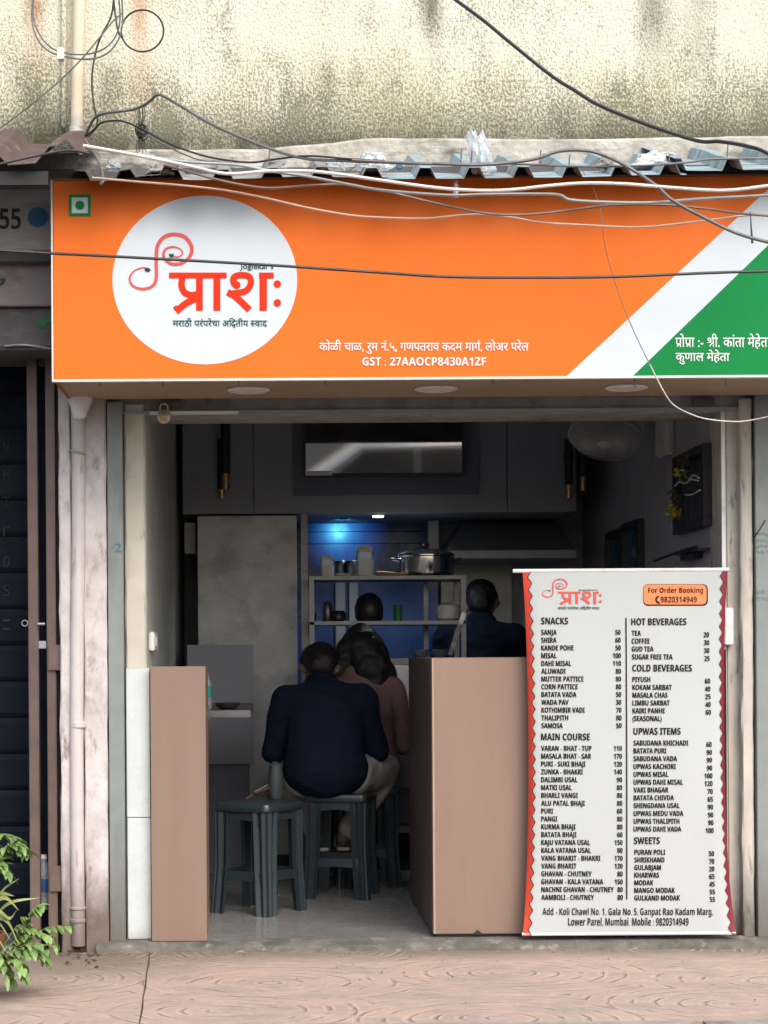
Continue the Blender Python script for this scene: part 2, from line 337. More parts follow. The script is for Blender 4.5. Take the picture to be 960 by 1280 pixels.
M['stool'] = mat('dark_grey_green_plastic', (.022, .034, .041), .30, var=.03, rvar=.02, vscale=4, spec=.5)
M['shirt'] = mat('navy_cotton', (.0045, .0095, .022), .9, var=.12, vscale=12, bump=.35, bscale=24, spec=.15)
M['trouser'] = mat('cream_cotton', (.40, .38, .345), .9, var=.10, vscale=9, bump=.5, bscale=22, spec=.15)
M['pink'] = mat('dusty_pink_cotton', (.19, .115, .11), .9, var=.15, vscale=25, bump=.4, bscale=30, spec=.15)
M['skin'] = mat('brown_skin', (.17, .085, .055), .55, var=.06)
M['hair'] = mat('black_hair', (.004, .0035, .004), .5, var=.3, vscale=40, aniso=(3, 3, .3), bump=.6, bscale=60)
M['sandal'] = mat('dark_sandal_leather', (.05, .03, .022), .5)
M['sole'] = mat('pale_sandal_sole', (.42, .38, .33), .6)
M['bag'] = mat('dark_green_bag_cloth', (.032, .045, .045), .7, var=.15, bump=.3, bscale=40)
M['strap'] = mat('red_brown_strap', (.085, .032, .028), .5)
M['leaf'] = mat('leaf_green', (.15, .25, .07), .42, var=.6, vscale=22, spec=.5)
M['leaf2'] = mat('leaf_yellow_green', (.23, .26, .075), .45, var=.35, vscale=10, spec=.5)
M['stem'] = mat('plant_stem', (.13, .14, .05), .6, var=.2)
M['terracotta'] = mat('terracotta', (.22, .085, .045), .8, var=.15, vscale=15, grime=(((.3, .25, .2), (9, 9, 9), .55, .7, .5),))
M['soil'] = mat('soil', (.05, .035, .022), .95, var=.4, vscale=50, bump=.8, bscale=60)
M['bottle'] = mat('clear_pet_bottle', (.55, .62, .66), .15, var=.02, trans=.6)
M['label_blue'] = mat('blue_bottle_label', (.03, .09, .22), .4, var=.1)
M['glass'] = mat('cloudy_clear_plastic', (.50, .55, .58), .12, var=.05, trans=.75, spec=.8)
M['green_glass'] = mat('green_plastic', (.02, .19, .06), .3, var=.1)
M['teal'] = mat('teal_plastic', (.01, .20, .16), .35)
M['flower'] = mat('yellow_flower', (.55, .42, .03), .6, var=.25, vscale=60)
M['twig'] = mat('white_twig', (.55, .52, .47), .7)
M['foliage_dark'] = mat('olive_leaf', (.10, .11, .04), .6, var=.3, vscale=60)
M['frame_dark'] = mat('dark_wood_frame', (.022, .016, .020), .45)
M['art_dark'] = mat('dark_blue_backing', (.030, .055, .075), .4, var=.4, vscale=12)
M['art_blue'] = mat('blue_glazed_print', (.012, .085, .17), .12, var=.5, vscale=5, spec=.8)
M['brass'] = mat('old_brass', (.42, .30, .16), .4, metal=.8, var=.2, vscale=30)
M['pale_metal'] = mat('galvanised_metal', (.50, .48, .45), .4, metal=.8, var=.15, vscale=30)
M['fan_cage'] = mat('fan_blade_grey', (.46, .45, .48), .45, var=.1)
M['paper'] = mat('white_paper', (.75, .76, .75), .7, var=.03)
M['blue_ink'] = mat('blue_marker_ink', (.05, .19, .24), .7)
M['ochre'] = mat('ochre_cloth', (.35, .20, .08), .8)
M['lamp_lens'] = mat('frosted_lamp_lens', (.72, .66, .56), .4, var=.03)

# ------------------------------------------------------------------ lettering helpers (flat meshes in the u,v plane)
_tc = bpy.data.curves.new('tmp_text', 'FONT'); _to = bpy.data.objects.new('tmp_text', _tc); COL.objects.link(_to)
def glyphs(s, bold=0., res=3):
    _tc.body = s; _tc.size = 1; _tc.offset = bold; _tc.resolution_u = res
    bpy.context.view_layer.update()
    me = bpy.data.meshes.new_from_object(_to.evaluated_get(bpy.context.evaluated_depsgraph_get()))
    v = [(p.co.x, p.co.y) for p in me.vertices]; f = [tuple(p.vertices) for p in me.polygons]
    bpy.data.meshes.remove(me); return v, f
def sans(s, bold=True):
    """the same words in the plain upright sans letters of the built-in fallback face"""
    U, l, d_ = (0x1D5D4, 0x1D5EE, 0x1D7EC) if bold else (0x1D5A0, 0x1D5BA, 0x1D7E2)
    return ''.join(chr(U + ord(c) - 65) if 'A' <= c <= 'Z' else chr(l + ord(c) - 97) if 'a' <= c <= 'z' else chr(d_ + ord(c) - 48) if '0' <= c <= '9' else c for c in s)
def bbox(v):
    return min(p[0] for p in v), max(p[0] for p in v), min(p[1] for p in v), max(p[1] for p in v)
def join2(*parts):
    V, Fs = [], []
    for v, f in parts:
        b = len(V); V += list(v); Fs += [tuple(i + b for i in q) for q in f]
    return V, Fs
def move2(g, dx=0, dy=0, sx=1, sy=1): return [(x * sx + dx, y * sy + dy) for x, y in g[0]], g[1]
def ribbon2(pts, w0, w1=None, smooth=6, taper=None):
    p = [Vector((a, b, 0)) for a, b in pts]
    p = catmull(p, smooth) if smooth else p
    n = len(p); V = []; Fs = []
    for i, q in enumerate(p):
        t = p[min(i + 1, n - 1)] - p[max(i - 1, 0)]; t.normalize(); nn = Vector((-t.y, t.x, 0)); k = i / max(1, n - 1)
        w = (w0 + ((w1 if w1 is not None else w0) - w0) * k) if taper is None else taper(k)
        V += [tuple((q + nn * w / 2)[:2]), tuple((q - nn * w / 2)[:2])]
    for i in range(n - 1): Fs.append((2 * i, 2 * i + 1, 2 * i + 3, 2 * i + 2))
    return V, Fs
def disc2(cx, cy, rx, ry=None, n=24):
    ry = ry or rx
    return [(cx + rx * math.cos(2 * math.pi * k / n), cy + ry * math.sin(2 * math.pi * k / n)) for k in range(n)], [tuple(range(n))]
def rect2(x0, x1, y0, y1): return [(x0, y0), (x1, y0), (x1, y1), (x0, y1)], [(0, 1, 2, 3)]
def fit(g, x0, x1, ytop, ybot):
    a, b, c, e = bbox(g[0]); sx = (x1 - x0) / (b - a); sy = (ytop - ybot) / (e - c)   # photo pixels: y grows downwards
    return [(x0 + (x - a) * sx, ybot + (y - c) * sy) for x, y in g[0]], g[1]
def on_plane(g, Y, warp=None):
    vs = []
    for x, y in g[0]:
        q = P(x, y, Y)
        vs.append(warp(q) if warp else q)
    return MB().add(layered(vs, g[1]), g[1])

def layered(vs, fs, step=.00008):
    par = list(range(len(vs)))
    def root(i):
        while par[i] != i: par[i] = par[par[i]]; i = par[i]
        return i
    for f in fs:
        for k in f[1:]: par[root(k)] = root(f[0])
    order = {}
    for i in range(len(vs)):
        r = root(i); order.setdefault(r, len(order))
    return [v + Vector((0, -step * (order[root(i)] % 14), 0)) for i, v in enumerate(vs)]

def clip_right(g, xmax):
    bm = bmesh.new(); vs = [bm.verts.new((x, y, 0)) for x, y in g[0]]
    for f in g[1]:
        try: bm.faces.new([vs[i] for i in f])
        except ValueError: pass
    bmesh.ops.bisect_plane(bm, geom=bm.verts[:] + bm.edges[:] + bm.faces[:], plane_co=(xmax, 0, 0), plane_no=(1, 0, 0), clear_outer=True)
    bm.verts.index_update(); out = [(v.co.x, v.co.y) for v in bm.verts], [tuple(v.index for v in f.verts) for f in bm.faces]
    bm.free(); return out
def right(s): return bbox(glyphs(s)[0])[1]

def line_address():
    a = glyphs('कोळी चाळ, रुम नं.५, गणपतराव कदम माग, लोअर परेल', .009)
    x = right('कोळी चाळ, रुम नं.५, गणपतराव कदम माग') - .13
    reph = ribbon2([(x + .02, .62), (x - .06, .68), (x - .08, .78), (x + .02, .82), (x + .08, .78)], .06)
    return join2(a, reph)
def pra_stroke(x, w=.075):      # the slanting r-stroke under a consonant whose stem is at x
    return ribbon2([(x, .26), (x - .30, .02)], w, smooth=0)
def half(g, co, no):
    bm = bmesh.new(); vs = [bm.verts.new((x, y, 0)) for x, y in g[0]]
    for f in g[1]:
        try: bm.faces.new([vs[i] for i in f])
        except ValueError: pass
    if bm.verts: bmesh.ops.bisect_plane(bm, geom=bm.verts[:] + bm.edges[:] + bm.faces[:], plane_co=(*co, 0), plane_no=(*no, 0), clear_outer=True)
    bm.verts.index_update(); out = [(v.co.x, v.co.y) for v in bm.verts], [tuple(v.index for v in f.verts) for f in bm.faces]
    bm.free(); return out
def line_owner():
    a = glyphs('पोपा :- शी. कांता मेहेता', .009)
    x1 = right('पोपा :- श'); x0 = x1 - right('श'); st = x1 - .14
    hook = half(half(half(a, (x0, 0), (-1, 0)), (st - .03, 0), (1, 0)), (0, .27), (0, -1))
    a = join2(half(a, (x0, 0), (1, 0)), hook, half(a, (st - .03, 0), (-1, 0)))
    return join2(a, pra_stroke(right('प') - .14), pra_stroke(right('पोप') - .14), ribbon2([(st + .01, .30), (st - .12, .25), (st - .32, .03)], .075, smooth=0))
def line_tagline():
    parts = []; x = 0
    for tok in ('मराठी परंपरेचा', ' ', 'अ', 'ि', 'dv', 'तीय', ' ', 'half-s', 'वाद'):
        if tok == ' ': x += .26; continue
        if tok == 'dv':
            g = glyphs('द', .012); parts.append(move2(g, x)); parts.append(move2(glyphs('व', .012), x + .17, -.16, .62, .62)); x += right('द') - .01; continue
        if tok == 'half-s':
            g = glyphs('स', .012); r = right('स'); g = clip_right(g, r - .19); parts.append(move2(g, x)); x += r - .2; continue
        g = glyphs(tok, .012); parts.append(move2(g, x))
        x += (.20 if tok == 'ि' else right(tok) - .01)
    return join2(*parts)

def logo_word(T):
    """the heavy red word; T maps study-crop coordinates to photo pixels"""
    s = []
    def bar(x0, x1, y0, y1): s.append(rect2(x0, x1, y0, y1))
    bar(300, 566, 390, 417); bar(425, 456, 415, 566); bar(505, 537, 415, 566)
    s.append(ribbon2([(362, 410), (358, 450), (372, 482), (402, 494), (432, 490)], 30))
    s.append(ribbon2([(438, 505), (385, 528), (332, 570)], 31, smooth=4)); s.append(([(318, 552), (334, 540), (352, 572), (340, 580)], [(0, 1, 2, 3)]))
    bar(716, 783, 390, 417); bar(718, 752, 415, 566)
    s.append(ribbon2([(618, 452), (600, 440), (600, 412), (630, 402), (668, 408), (678, 440), (655, 474), (612, 484), (575, 490)], 29)); s.append(disc2(612, 447, 18))
    s.append(ribbon2([(570, 480), (606, 500), (672, 562)], 30, smooth=4))
    s.append(disc2(800, 443, 17)); s.append(disc2(800, 530, 17))
    g = join2(*s); return [T(x, y) for x, y in g[0]], g[1]
def logo_swirl(T):
    c = [(212, 374), (178, 368), (138, 384), (118, 418), (134, 452), (180, 466), (224, 452), (241, 415), (241, 340), (246, 270), (276, 228), (322, 214), (372, 226), (404, 270), (396, 316), (362, 345), (322, 352), (288, 336), (274, 308), (288, 280), (322, 272), (352, 282), (362, 302), (346, 317), (318, 316)]
    g = ribbon2(c, 8, smooth=7, taper=lambda k: 7 + 11 * max(0, math.sin(math.pi * min(1, max(0, (k - .08) / .78)))) ** .8)
    return [T(x, y) for x, y in g[0]], g[1]
def logo_leaves(T):
    g = join2(([(186, 372), (200, 368), (218, 378), (204, 387), (190, 382)], [(0, 1, 2, 3, 4)]),
              ([(311, 324), (299, 310), (301, 303), (308, 303), (311, 307), (316, 302), (322, 304), (322, 311)], [(0, 1, 2, 3, 4, 5, 6, 7)]))
    return [T(x, y) for x, y in g[0]], g[1]
TS = lambda x, y: (130 + x / 3.692, 235 + y / 3.692)                                     # on the big sign
TM = lambda x, y: (678 + (x - 110) * (75 / 706.), 723 + (y - 205) * (33 / 375.))         # on the menu stand

#==================================================================== SETTING
MB().box(-150, 150, -150, -1.595, -.22, -.20).struct('road', M['asphalt'])
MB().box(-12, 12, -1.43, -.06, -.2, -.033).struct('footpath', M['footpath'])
kb = MB()
for i in range(-12, 13): kb.box(i * .9 + .35, i * .9 + 1.2475, -1.59, -1.432, -.26, -.029)
kb.struct('kerb', M['concrete'], bevel=.012)
MB().box(-150, 150, 8, 150, -.24, -.2).struct('ground', M['asphalt'])
# crack running across the footpath
ck = []
for (px, py) in ((187, 1189), (186, 1204), (183, 1218), (182, 1232), (179, 1246), (178, 1260), (174, 1280)):
    s = F / (DIST - .6); ck.append((px, py))
def ground_pt(px, py, z):
    u, v = px - PX, py - PY; u, v = u - ROLL * v, v + ROLL * u
    Y = F * (CAMZ - z) / v - DIST; return Vector((u * (DIST + Y) / F, Y, z))
cq = [ground_pt(a, b, -.0305) for a, b in ck]
cv = []; cf = []
for i, p in enumerate(cq):
    w = .0016 + .0012 * (i % 2); cv += [p + Vector((w, 0, 0)), p - Vector((w, 0, 0))]
    if i: cf.append((2 * i - 2, 2 * i - 1, 2 * i + 1, 2 * i))
MB().add(cv, cf).struct('footpath_joint', mat('dark_joint', (.05, .035, .025), .95))

ZL = ZZ(517, .05)                       # underside of the shutter housing
XL, XR = XX(184, .08), XX(908, .08)     # inner faces of the side walls
YB = 3.3                                # back wall
# the shop's own room
MB().box(XL, XR, -.02, YB, -.05, 0).struct('shop_floor', M['int_floor'])
MB().box(XL - .5, XR + .5, .0, YB + .2, 2.5, 2.7).struct('ceiling', M['ceiling'])
MB().box(XL - .12, XL, .06, YB, -.1, 2.5).solo('side_wall', M['left_wall'], 'green grey plastered inside wall left of the eatery counter', 'wall')
MB().box(XR, XR + .12, .06, YB, -.1, 2.5).solo('side_wall', M['int_wall'], 'dark grey inside wall with the flower frame and wall fan', 'wall')
MB().box(XL - .12, XR + .12, YB, YB + .2, -.1, 2.5).solo('back_wall', M['int_wall'], 'dim far wall at the back of the kitchen', 'wall')
# facade above
fw = thing('upper_facade', 'tall rough cast cream wall stained with mould above the roof sheets', 'wall', (0, 0, 0))
mb = MB(); mb.prism([(-7, 0, 2.16), (XX(74, 0), 0, 2.16), (XX(74, 0), 0, 2.10), (7, 0, 2.10), (7, 0, 7), (-7, 0, 7)], (0, .3, 0)); mb.build('rough_wall', M['stucco'], fw)
led = MB(); ed = []
n = 90
for i in range(n + 1):
    x = -2.2 + 5.0 * i / n
    zt = ZZ(173, -.1, 600) + .006 * mnoise.noise((x * 6, 1, 0)) + .012 * mnoise.noise((x * 1.3, 4, 0)) - (.035 if x < .0 else .035 * max(0, 1 - x / .35))
    ed += [(x, -.115 + .006 * mnoise.noise((x * 9, 0, 3)), 2.74), (x, -.115 + .008 * mnoise.noise((x * 9, 0, 3)), zt - .012), (x, -.10, zt), (x, .0, zt + .02)]
led.add(ed, [(4 * i + k, 4 * i + 4 + k, 4 * i + 5 + k, 4 * i + 1 + k) for i in range(n) for k in range(3)])
led.build('ledge', M['ledge'], fw, smooth=True)
# footing under the shop row so nothing floats
MB().box(-7, 7, -.055, 8, -.22, -.052).struct('plinth', M['concrete'])

#-------------------------------------------------------------------- threshold step
th = MB()
n = 60; vs = []; y0 = -.07
for i in range(n + 1):
    x = XX(118, -.07) + (2.6 - XX(118, -.07)) * i / n
    a = .010 * mnoise.noise((x * 5, 2, 0)) + .006 * mnoise.noise((x * 23, 2, 5)); b = .006 * mnoise.noise((x * 7, 8, 0))
    vs += [(x, y0 - .012 + a, -.05), (x, y0 + a * .7, -.012 + b), (x, y0 + .02 + a * .5, -.002), (x, .02, .002), (x, .02, -.05)]
th.add(vs, [(5 * i + k, 5 * i + 5 + k, 5 * i + 6 + k, 5 * i + 1 + k) for i in range(n) for k in range(4)])
th.solo('threshold_step', M['threshold'], 'worn grey stone step edge running along the shop front', 'step', smooth=True)

#-------------------------------------------------------------------- pilaster, pipes, shutter channels
zt = ZZ(478, 0, 100)
pl = thing('pilaster', 'pinkish whitewashed pilaster with brown stains left of the shop opening', 'pilaster', (XX(104, 0), 0, 0))
n = 30
def lumpy(x0, x1, y0, y1, z0, z1, amp=.004, n=40):
    mb = MB(); vs = []
    for i in range(n + 1):
        z = z0 + (z1 - z0) * i / n
        j = lambda k: amp * (mnoise.noise((k * 3.1, z * 7, k)) + .6 * mnoise.noise((k * 5.1, z * 25, k)))
        c = .006
        vs += [(x0 + j(1), y1, z), (x0 + j(1), y0 + c, z), (x0 + c + j(2), y0 + j(3) * .6, z), (x1 - c + j(4), y0 + j(5) * .6, z), (x1 + j(6), y0 + c, z), (x1 + j(6), y1, z)]
    fs = [(6 * i + k, 6 * i + k + 1, 6 * i + 7 + k, 6 * i + 6 + k) for i in range(n) for k in range(5)]
    return mb.add(vs, fs)
lumpy(XX(75, -.02), XX(90, -.02), -.03, .4, -.05, zt).build('left_face', M['pilaster'], pl, smooth=True)
lumpy(XX(88, 0), XX(106, 0), .01, .4, -.05, zt).build('groove', M['pilaster'], pl, smooth=True)
lumpy(XX(105, -.02), XX(134, -.02), -.03, .4, -.05, zt).build('right_face', M['pilaster'], pl, smooth=True)
dp = thing('drain_pipe', 'whitewashed drain pipe running down the stained pilaster', 'pipe', (XX(98, -.03), -.03, -.045))
pts = [P(97 + 1.2 * math.sin(k * .9), y, -.03) for k, y in enumerate((500, 570, 640, 720, 800, 900, 1000, 1100, 1182))]
MB().tube(pts, .0255, 16, 4).build('pipe', M['pipe'], dp, smooth=True)
for y0, y1 in ((902, 910), (1133, 1137), (1148, 1153)):
    a, b = P(97.5, y0, -.03), P(97.5, y1, -.03)
    MB().lathe((a.x, -.03, b.z), [(.0262, 0), (.0295, .003), (.0295, a.z - b.z - .003), (.0262, a.z - b.z)], 18).build('collar', M['pipe'], dp, smooth=True)
a = P(96, 565, -.055); MB().tube([(a.x - .03, -.045, a.z + .008), (a.x - .01, -.06, a.z + .003), (a.x + .015, -.06, a.z - .004), (a.x + .03, -.04, a.z - .006)], .0035, 6, 4).build('clamp', M['pale_metal'], dp)
# white plastic hopper on the pipe's upper end
hp = MB(); c = P(100, 505, -.05)
hp.lathe((c.x, -.06, c.z), [(.008, -.060), (.022, -.052), (.036, -.020), (.045, .012), (.050, .040), (.050, .048), (.040, .052)], 20)
hp.v = [Vector((v.x + .010 * mnoise.noise(v * 30), v.y + .006 * mnoise.noise(v * 25), v.z + .006 * mnoise.noise(v * 20))) for v in hp.v]
hp.solo('pipe_hopper', M['white_plastic'], 'dirty white plastic funnel on top of the pilaster drain pipe', 'funnel', smooth=True)

def channel_post(px0, px1, py0, py1, Y0, Y1, m, name, label, cat, py=820, bevel=.003):
    return MB().box(XX(px0, Y0, py), XX(px1, Y0, py), Y0, Y1, 0, ZZ(py0, Y0, px0)).solo(name, m, label, cat, bevel=bevel)
gc = thing('shutter_guide', 'grey green steel shutter guide between pilaster and cream post', 'shutter guide', (XX(145, 0), 0, 0))
x0, x1 = XX(135.5, -.015), XX(154.5, -.015); zt2 = ZZ(503, 0, 145)
MB().box(x0, x1, -.015, .012, 0, zt2).build('face_plate', M['channel'], gc, bevel=.002)
MB().box(x0, x0 + .006, .013, .09, 0, zt2).build('flange', M['channel'], gc); MB().box(x1 - .006, x1, .013, .09, 0, zt2).build('flange', M['channel'], gc)
g = fit(glyphs('·2', .01), 139, 152, 679, 690); on_plane(g, -.017).build('painted_mark', M['blue_ink'], gc)
cp = thing('corner_post', 'cream plaster post over white marble tile beside left counter', 'post', (XX(170, .02), .02, 0))
zs = ZZ(835, .02, 170)
lumpy(XX(157, .02), XX(182, .02), .025, .4, zs, zt2 - .005, .0025).build('plaster', M['cream_plaster'], cp, smooth=True)
MB().box(XX(157.5, .01), XX(186.5, .01), .012, .4, ZZ(1022, .01, 170) + .0012, zs - .001).build('marble_tile', M['white_marble'], cp, bevel=.0015)
MB().box(XX(157.8, .01), XX(186.8, .01), .012, .4, 0.004, ZZ(1022, .01, 170) - .0012).build('marble_tile', M['white_marble'], cp, bevel=.0015)
# white switch box on the left inner wall
p = P(198, 802, .35)
sb = thing('switch_box', 'small white switch box on the inside wall above left counter', 'switch', (XL, .35, p.z))
MB().box(XL, XL + .02, .2, .44, p.z - .036, p.z + .036).build('box', M['white_plastic'], sb, bevel=.004)
MB().box(XL + .021, XL + .025, .25, .33, p.z - .02, p.z + .02).build('rocker', M['white_plastic'], sb, bevel=.002)

# right side: edge trim, wall end, post, channel
MB().box(XX(903, .055), XX(907.5, .055), .05, .062, ZZ(812, .05, 905), ZL).solo('edge_trim', M['white_plastic'], 'thin white trim strip on the edge of the right inside wall', 'trim')
MB().box(XX(908, .05), XX(928, .05), .05, .3, 0, ZL + .03).solo('wall_end', M['dirty_post'], 'grey brown wall end beside the thin white trim', 'wall', bevel=.006)
lumpy(XX(927, .0), XX(942, .0), .0, .3, 0, ZL + .04, .004).solo('corner_post', M['dirty_post'], 'stained plaster post between wall end and right shutter guide', 'post', smooth=True)
rc = thing('shutter_guide', 'grey green steel panel with blue handwriting at right edge', 'shutter guide', (XX(960, 0), 0, 0))
MB().box(XX(945.5, -.015), XX(1010, -.015), -.015, .05, 0, zt2 + .02).build('face_plate', M['channel'], rc, bevel=.002)
MB().box(XX(940, .06), XX(947, .06), .055, .3, 0, zt2).build('gap_strip', M['black_paint'], rc)
sc = []
for (y, x0, x1) in ((668, 946, 962), (676, 945.5, 975), (683, 945.5, 970), (690, 946, 972), (740, 946, 955), (748, 946, 960)):
    x = x0
    while x < x1:
        w = random.uniform(3, 6); pts = [(x + w * k / 5, y + random.uniform(-2.6, 2.6)) for k in range(6)]
        sc.append(ribbon2(pts, .55, smooth=3)); x += w + 1.2
on_plane(join2(*sc), -.017).build('handwriting', M['blue_ink'], rc)
MB().box(XX(1011, 0), XX(1120, 0), -.03, .4, -.05, 2.0).solo('pilaster', M['pilaster'], 'whitewashed pilaster at the right of the handwriting panel', 'pilaster', bevel=.006)
MB().box(-7, -2.41, -.1, .4, -.05, 2.155).solo('neighbour_wall', M['concrete'], 'plain grey wall left of the navy shutter', 'wall')
MB().box(XX(1121, 0), 7, .1, .4, -.05, 2.0).solo('neighbour_wall', M['concrete'], 'plain grey wall right of the eatery', 'wall')
MB().tube([P(942, 672, -.01), P(948, 664, -.03), P(957, 650, -.05)], .0022, 6, 4).solo('wire_stub', M['cable_black'], 'short black wire stub poking from the right post', 'wire')

#-------------------------------------------------------------------- shutter housing above the opening
hs = thing('shutter_housing', 'grey steel roller shutter housing over the opening', 'shutter housing', (XX(540, .03), .03, ZL))
MB().box(XX(135, .03), XX(941, .03), .03, .30, ZL, 2.3).build('housing_beam', M['concrete'], hs, bevel=.003)
MB().box(XX(156, .02), XX(940, .02), .022, .029, ZL + .0, ZL + .012).build('lip', M['dull_steel'], hs)
MB().box(XX(154, 0), XX(940, 0), .31, .34, ZL + .002, 2.5).build('backing', M['concrete'], hs)
MB().box(XX(190, .05), XX(300, .05), .005, .02, ZL - .003, ZL + .008).build('white_strip', M['white_plastic'], hs)
for px in (215, 882): MB().box(XX(px - 14, .0), XX(px + 14, .0), -.004, .021, ZL + .02, ZL + .045).build('bracket', M['brown_steel'], hs, bevel=.003)
# padlock
p = P(205, 521, -.02)
pk = thing('padlock', 'round brass padlock hanging from the shutter housing', 'padlock', (p.x, p.y, p.z - .02))
MB().lathe((p.x, p.y + .009, p.z), [(.020, 0), (.025, .003), (.025, .013), (.020, .017)], 20, 'y').build('body', M['pale_metal'], pk, smooth=True)
MB().lathe((p.x, p.y - .0085, p.z), [(.014, 0), (.014, .003), (.011, .004)], 18, 'y').build('face', M['brass'], pk, smooth=True)
MB().tube([(p.x - .013, p.y, p.z + .018), (p.x - .014, p.y, p.z + .036), (p.x - .008, p.y, p.z + .046), (p.x + .008, p.y, p.z + .046), (p.x + .014, p.y, p.z + .036), (p.x + .013, p.y, p.z + .018)], .0033, 8, 4).build('shackle', M['pale_metal'], pk, smooth=True)

#-------------------------------------------------------------------- the shop sign
YS = -.5
sg = thing('shop_sign', 'long orange white and green shop sign with white logo disc above the opening', 'sign', (XX(500, YS), YS, ZZ(474, YS)))
sx0, sx1 = XX(66.5, YS, 350), 2.12; sz0, sz1 = ZZ(472, YS), ZZ(223, YS)
MB().box(sx0, sx1, YS + .004, -.06, sz0 + .02, sz1).build('box', M['sign_back'], sg)
op_ = MB().box(sx0 + .002, sx1 - .002, YS, YS + .0035, sz0, sz1 - .001).build('orange_panel', M['orange'], sg)
on_plane(([(707, 471.5), (960, 236.5), (985, 213), (1095, 213), (1095, 180), (1095, 213), (960, 306), (790, 471)][:3] + [(1060, 213), (960, 306.5), (790, 471)], [(0, 1, 2, 3, 4, 5)]), YS - .0015).build('white_stripe', M['white_print'], sg)
gp_ = on_plane(([(790, 471), (960, 306.5), (1060, 213), (1098, 214), (1098, 469)], [(0, 1, 2, 3, 4)]), YS - .0015).build('green_panel', M['green'], sg)
ld_ = on_plane(disc2(256, 350, 115.5, 105.5, 96), YS - .0015).build('logo_disc', M['white_print'], sg)
on_plane(logo_swirl(TS), YS - .003).build('logo_swirl', M['rose_print'], ld_)
on_plane(logo_leaves(TS), YS - .0045).build('logo_leaf', M['dark_green_print'], ld_)
on_plane(logo_word(TS), YS - .003).build('logo_word', M['red_print'], ld_)
on_plane(fit(glyphs("Joglekar's", .012), 300, 342, 329, 338.5), YS - .003).build('logo_name', M['dark_green_print'], ld_)
on_plane(fit(line_tagline(), 216, 334, 397.5, 410), YS - .003).build('tagline', M['dark_green_print'], ld_)
on_plane(fit(line_address(), 399, 661, 424.5, 442.5), YS - .003).build('address_line', M['sign_letter_white'], op_)
on_plane(fit(glyphs(sans('GST : 27AAOCP8430A1ZF')), 453, 607.5, 446.5, 457), YS - .003).build('tax_number_line', M['sign_letter_white'], op_)
on_plane(fit(line_owner(), 844, 963, 417, 436.5), YS - .003).build('owner_line', M['sign_letter_white'], gp_)
on_plane(fit(glyphs('कुणाल मेहेता', .009), 844.5, 912, 437, 455.5), YS - .003).build('owner_line', M['sign_letter_white'], gp_)
vm = MB(); x0, x1, y0, y1, w = 86, 113.5, 243, 270, 3.6
for r in ((x0, x1, y0, y0 + w), (x0, x1, y1 - w, y1), (x0, x0 + w, y0 + w, y1 - w), (x1 - w, x1, y0 + w, y1 - w)):
    q = on_plane(rect2(*r), YS - .003); vm.add(q.v, q.f)
q = on_plane(disc2(99.8, 256.5, 5.6), YS - .0045); vm.add(q.v, q.f)
on_plane(rect2(x0 + 1, x1 - 1, y0 + 1, y1 - 1), YS - .0015).build('diet_mark_ground', M['white_print'], sg)
vm.build('diet_mark', M['green'], sg)
fr = .006
MB().box(sx0 - fr, sx1 + fr, YS - .006, YS + .02, sz0 - .008, sz0).build('frame_rail', M['sign_edge'], sg)
MB().box(sx0 - fr, sx0, YS - .006, YS + .02, sz0, sz1).build('frame_rail', M['sign_edge'], sg)
MB().box(sx0 - fr, sx1 + fr, YS - .004, YS + .02, sz1, sz1 + .006).build('frame_rail', M['sign_back'], sg)
MB().box(sx0, sx1, YS + .021, -.03, sz0 - .004, sz0 + .018).build('soffit_board', M['soffit'], sg)
MB().box(sx0, sx0 + .012, YS + .021, -.04, sz0 - .006, sz1).build('side_board', M['sign_back'], sg)
for px in (125, 204, 298, 407, 616, 793, 907):
    q = P(px, 474, YS + .01); MB().tube([(q.x, q.y, q.z), (q.x, q.y - .004, q.z - .02), (q.x + .003, q.y - .004, q.z - .026)], .0018, 5, 3).build('hook', M['cable_black'], sg)
for i, (px, py) in enumerate(((311, 489), (545, 487), (783, 484))):
    Y = -.28; q = Vector((XX(px, Y, py), Y, sz0 - .004))
    L = thing('downlight', ['unlit round downlight in the soffit below the logo disc', 'unlit round downlight in the soffit below the tax number', 'unlit round downlight in the soffit below the green panel'][i], 'lamp', q, 'downlights in the sign soffit')
    rm_ = MB().lathe((q.x, q.y, q.z), [(.074, -.0005), (.076, -.006), (.066, -.010), (.062, -.008), (.062, -.0005)], 36).build('rim', M['white_plastic'], L, smooth=True)
    MB().lathe((q.x, q.y, q.z), [(.061, -.001), (.060, -.006)], 36).build('lens', M['lamp_lens'], rm_, smooth=True)

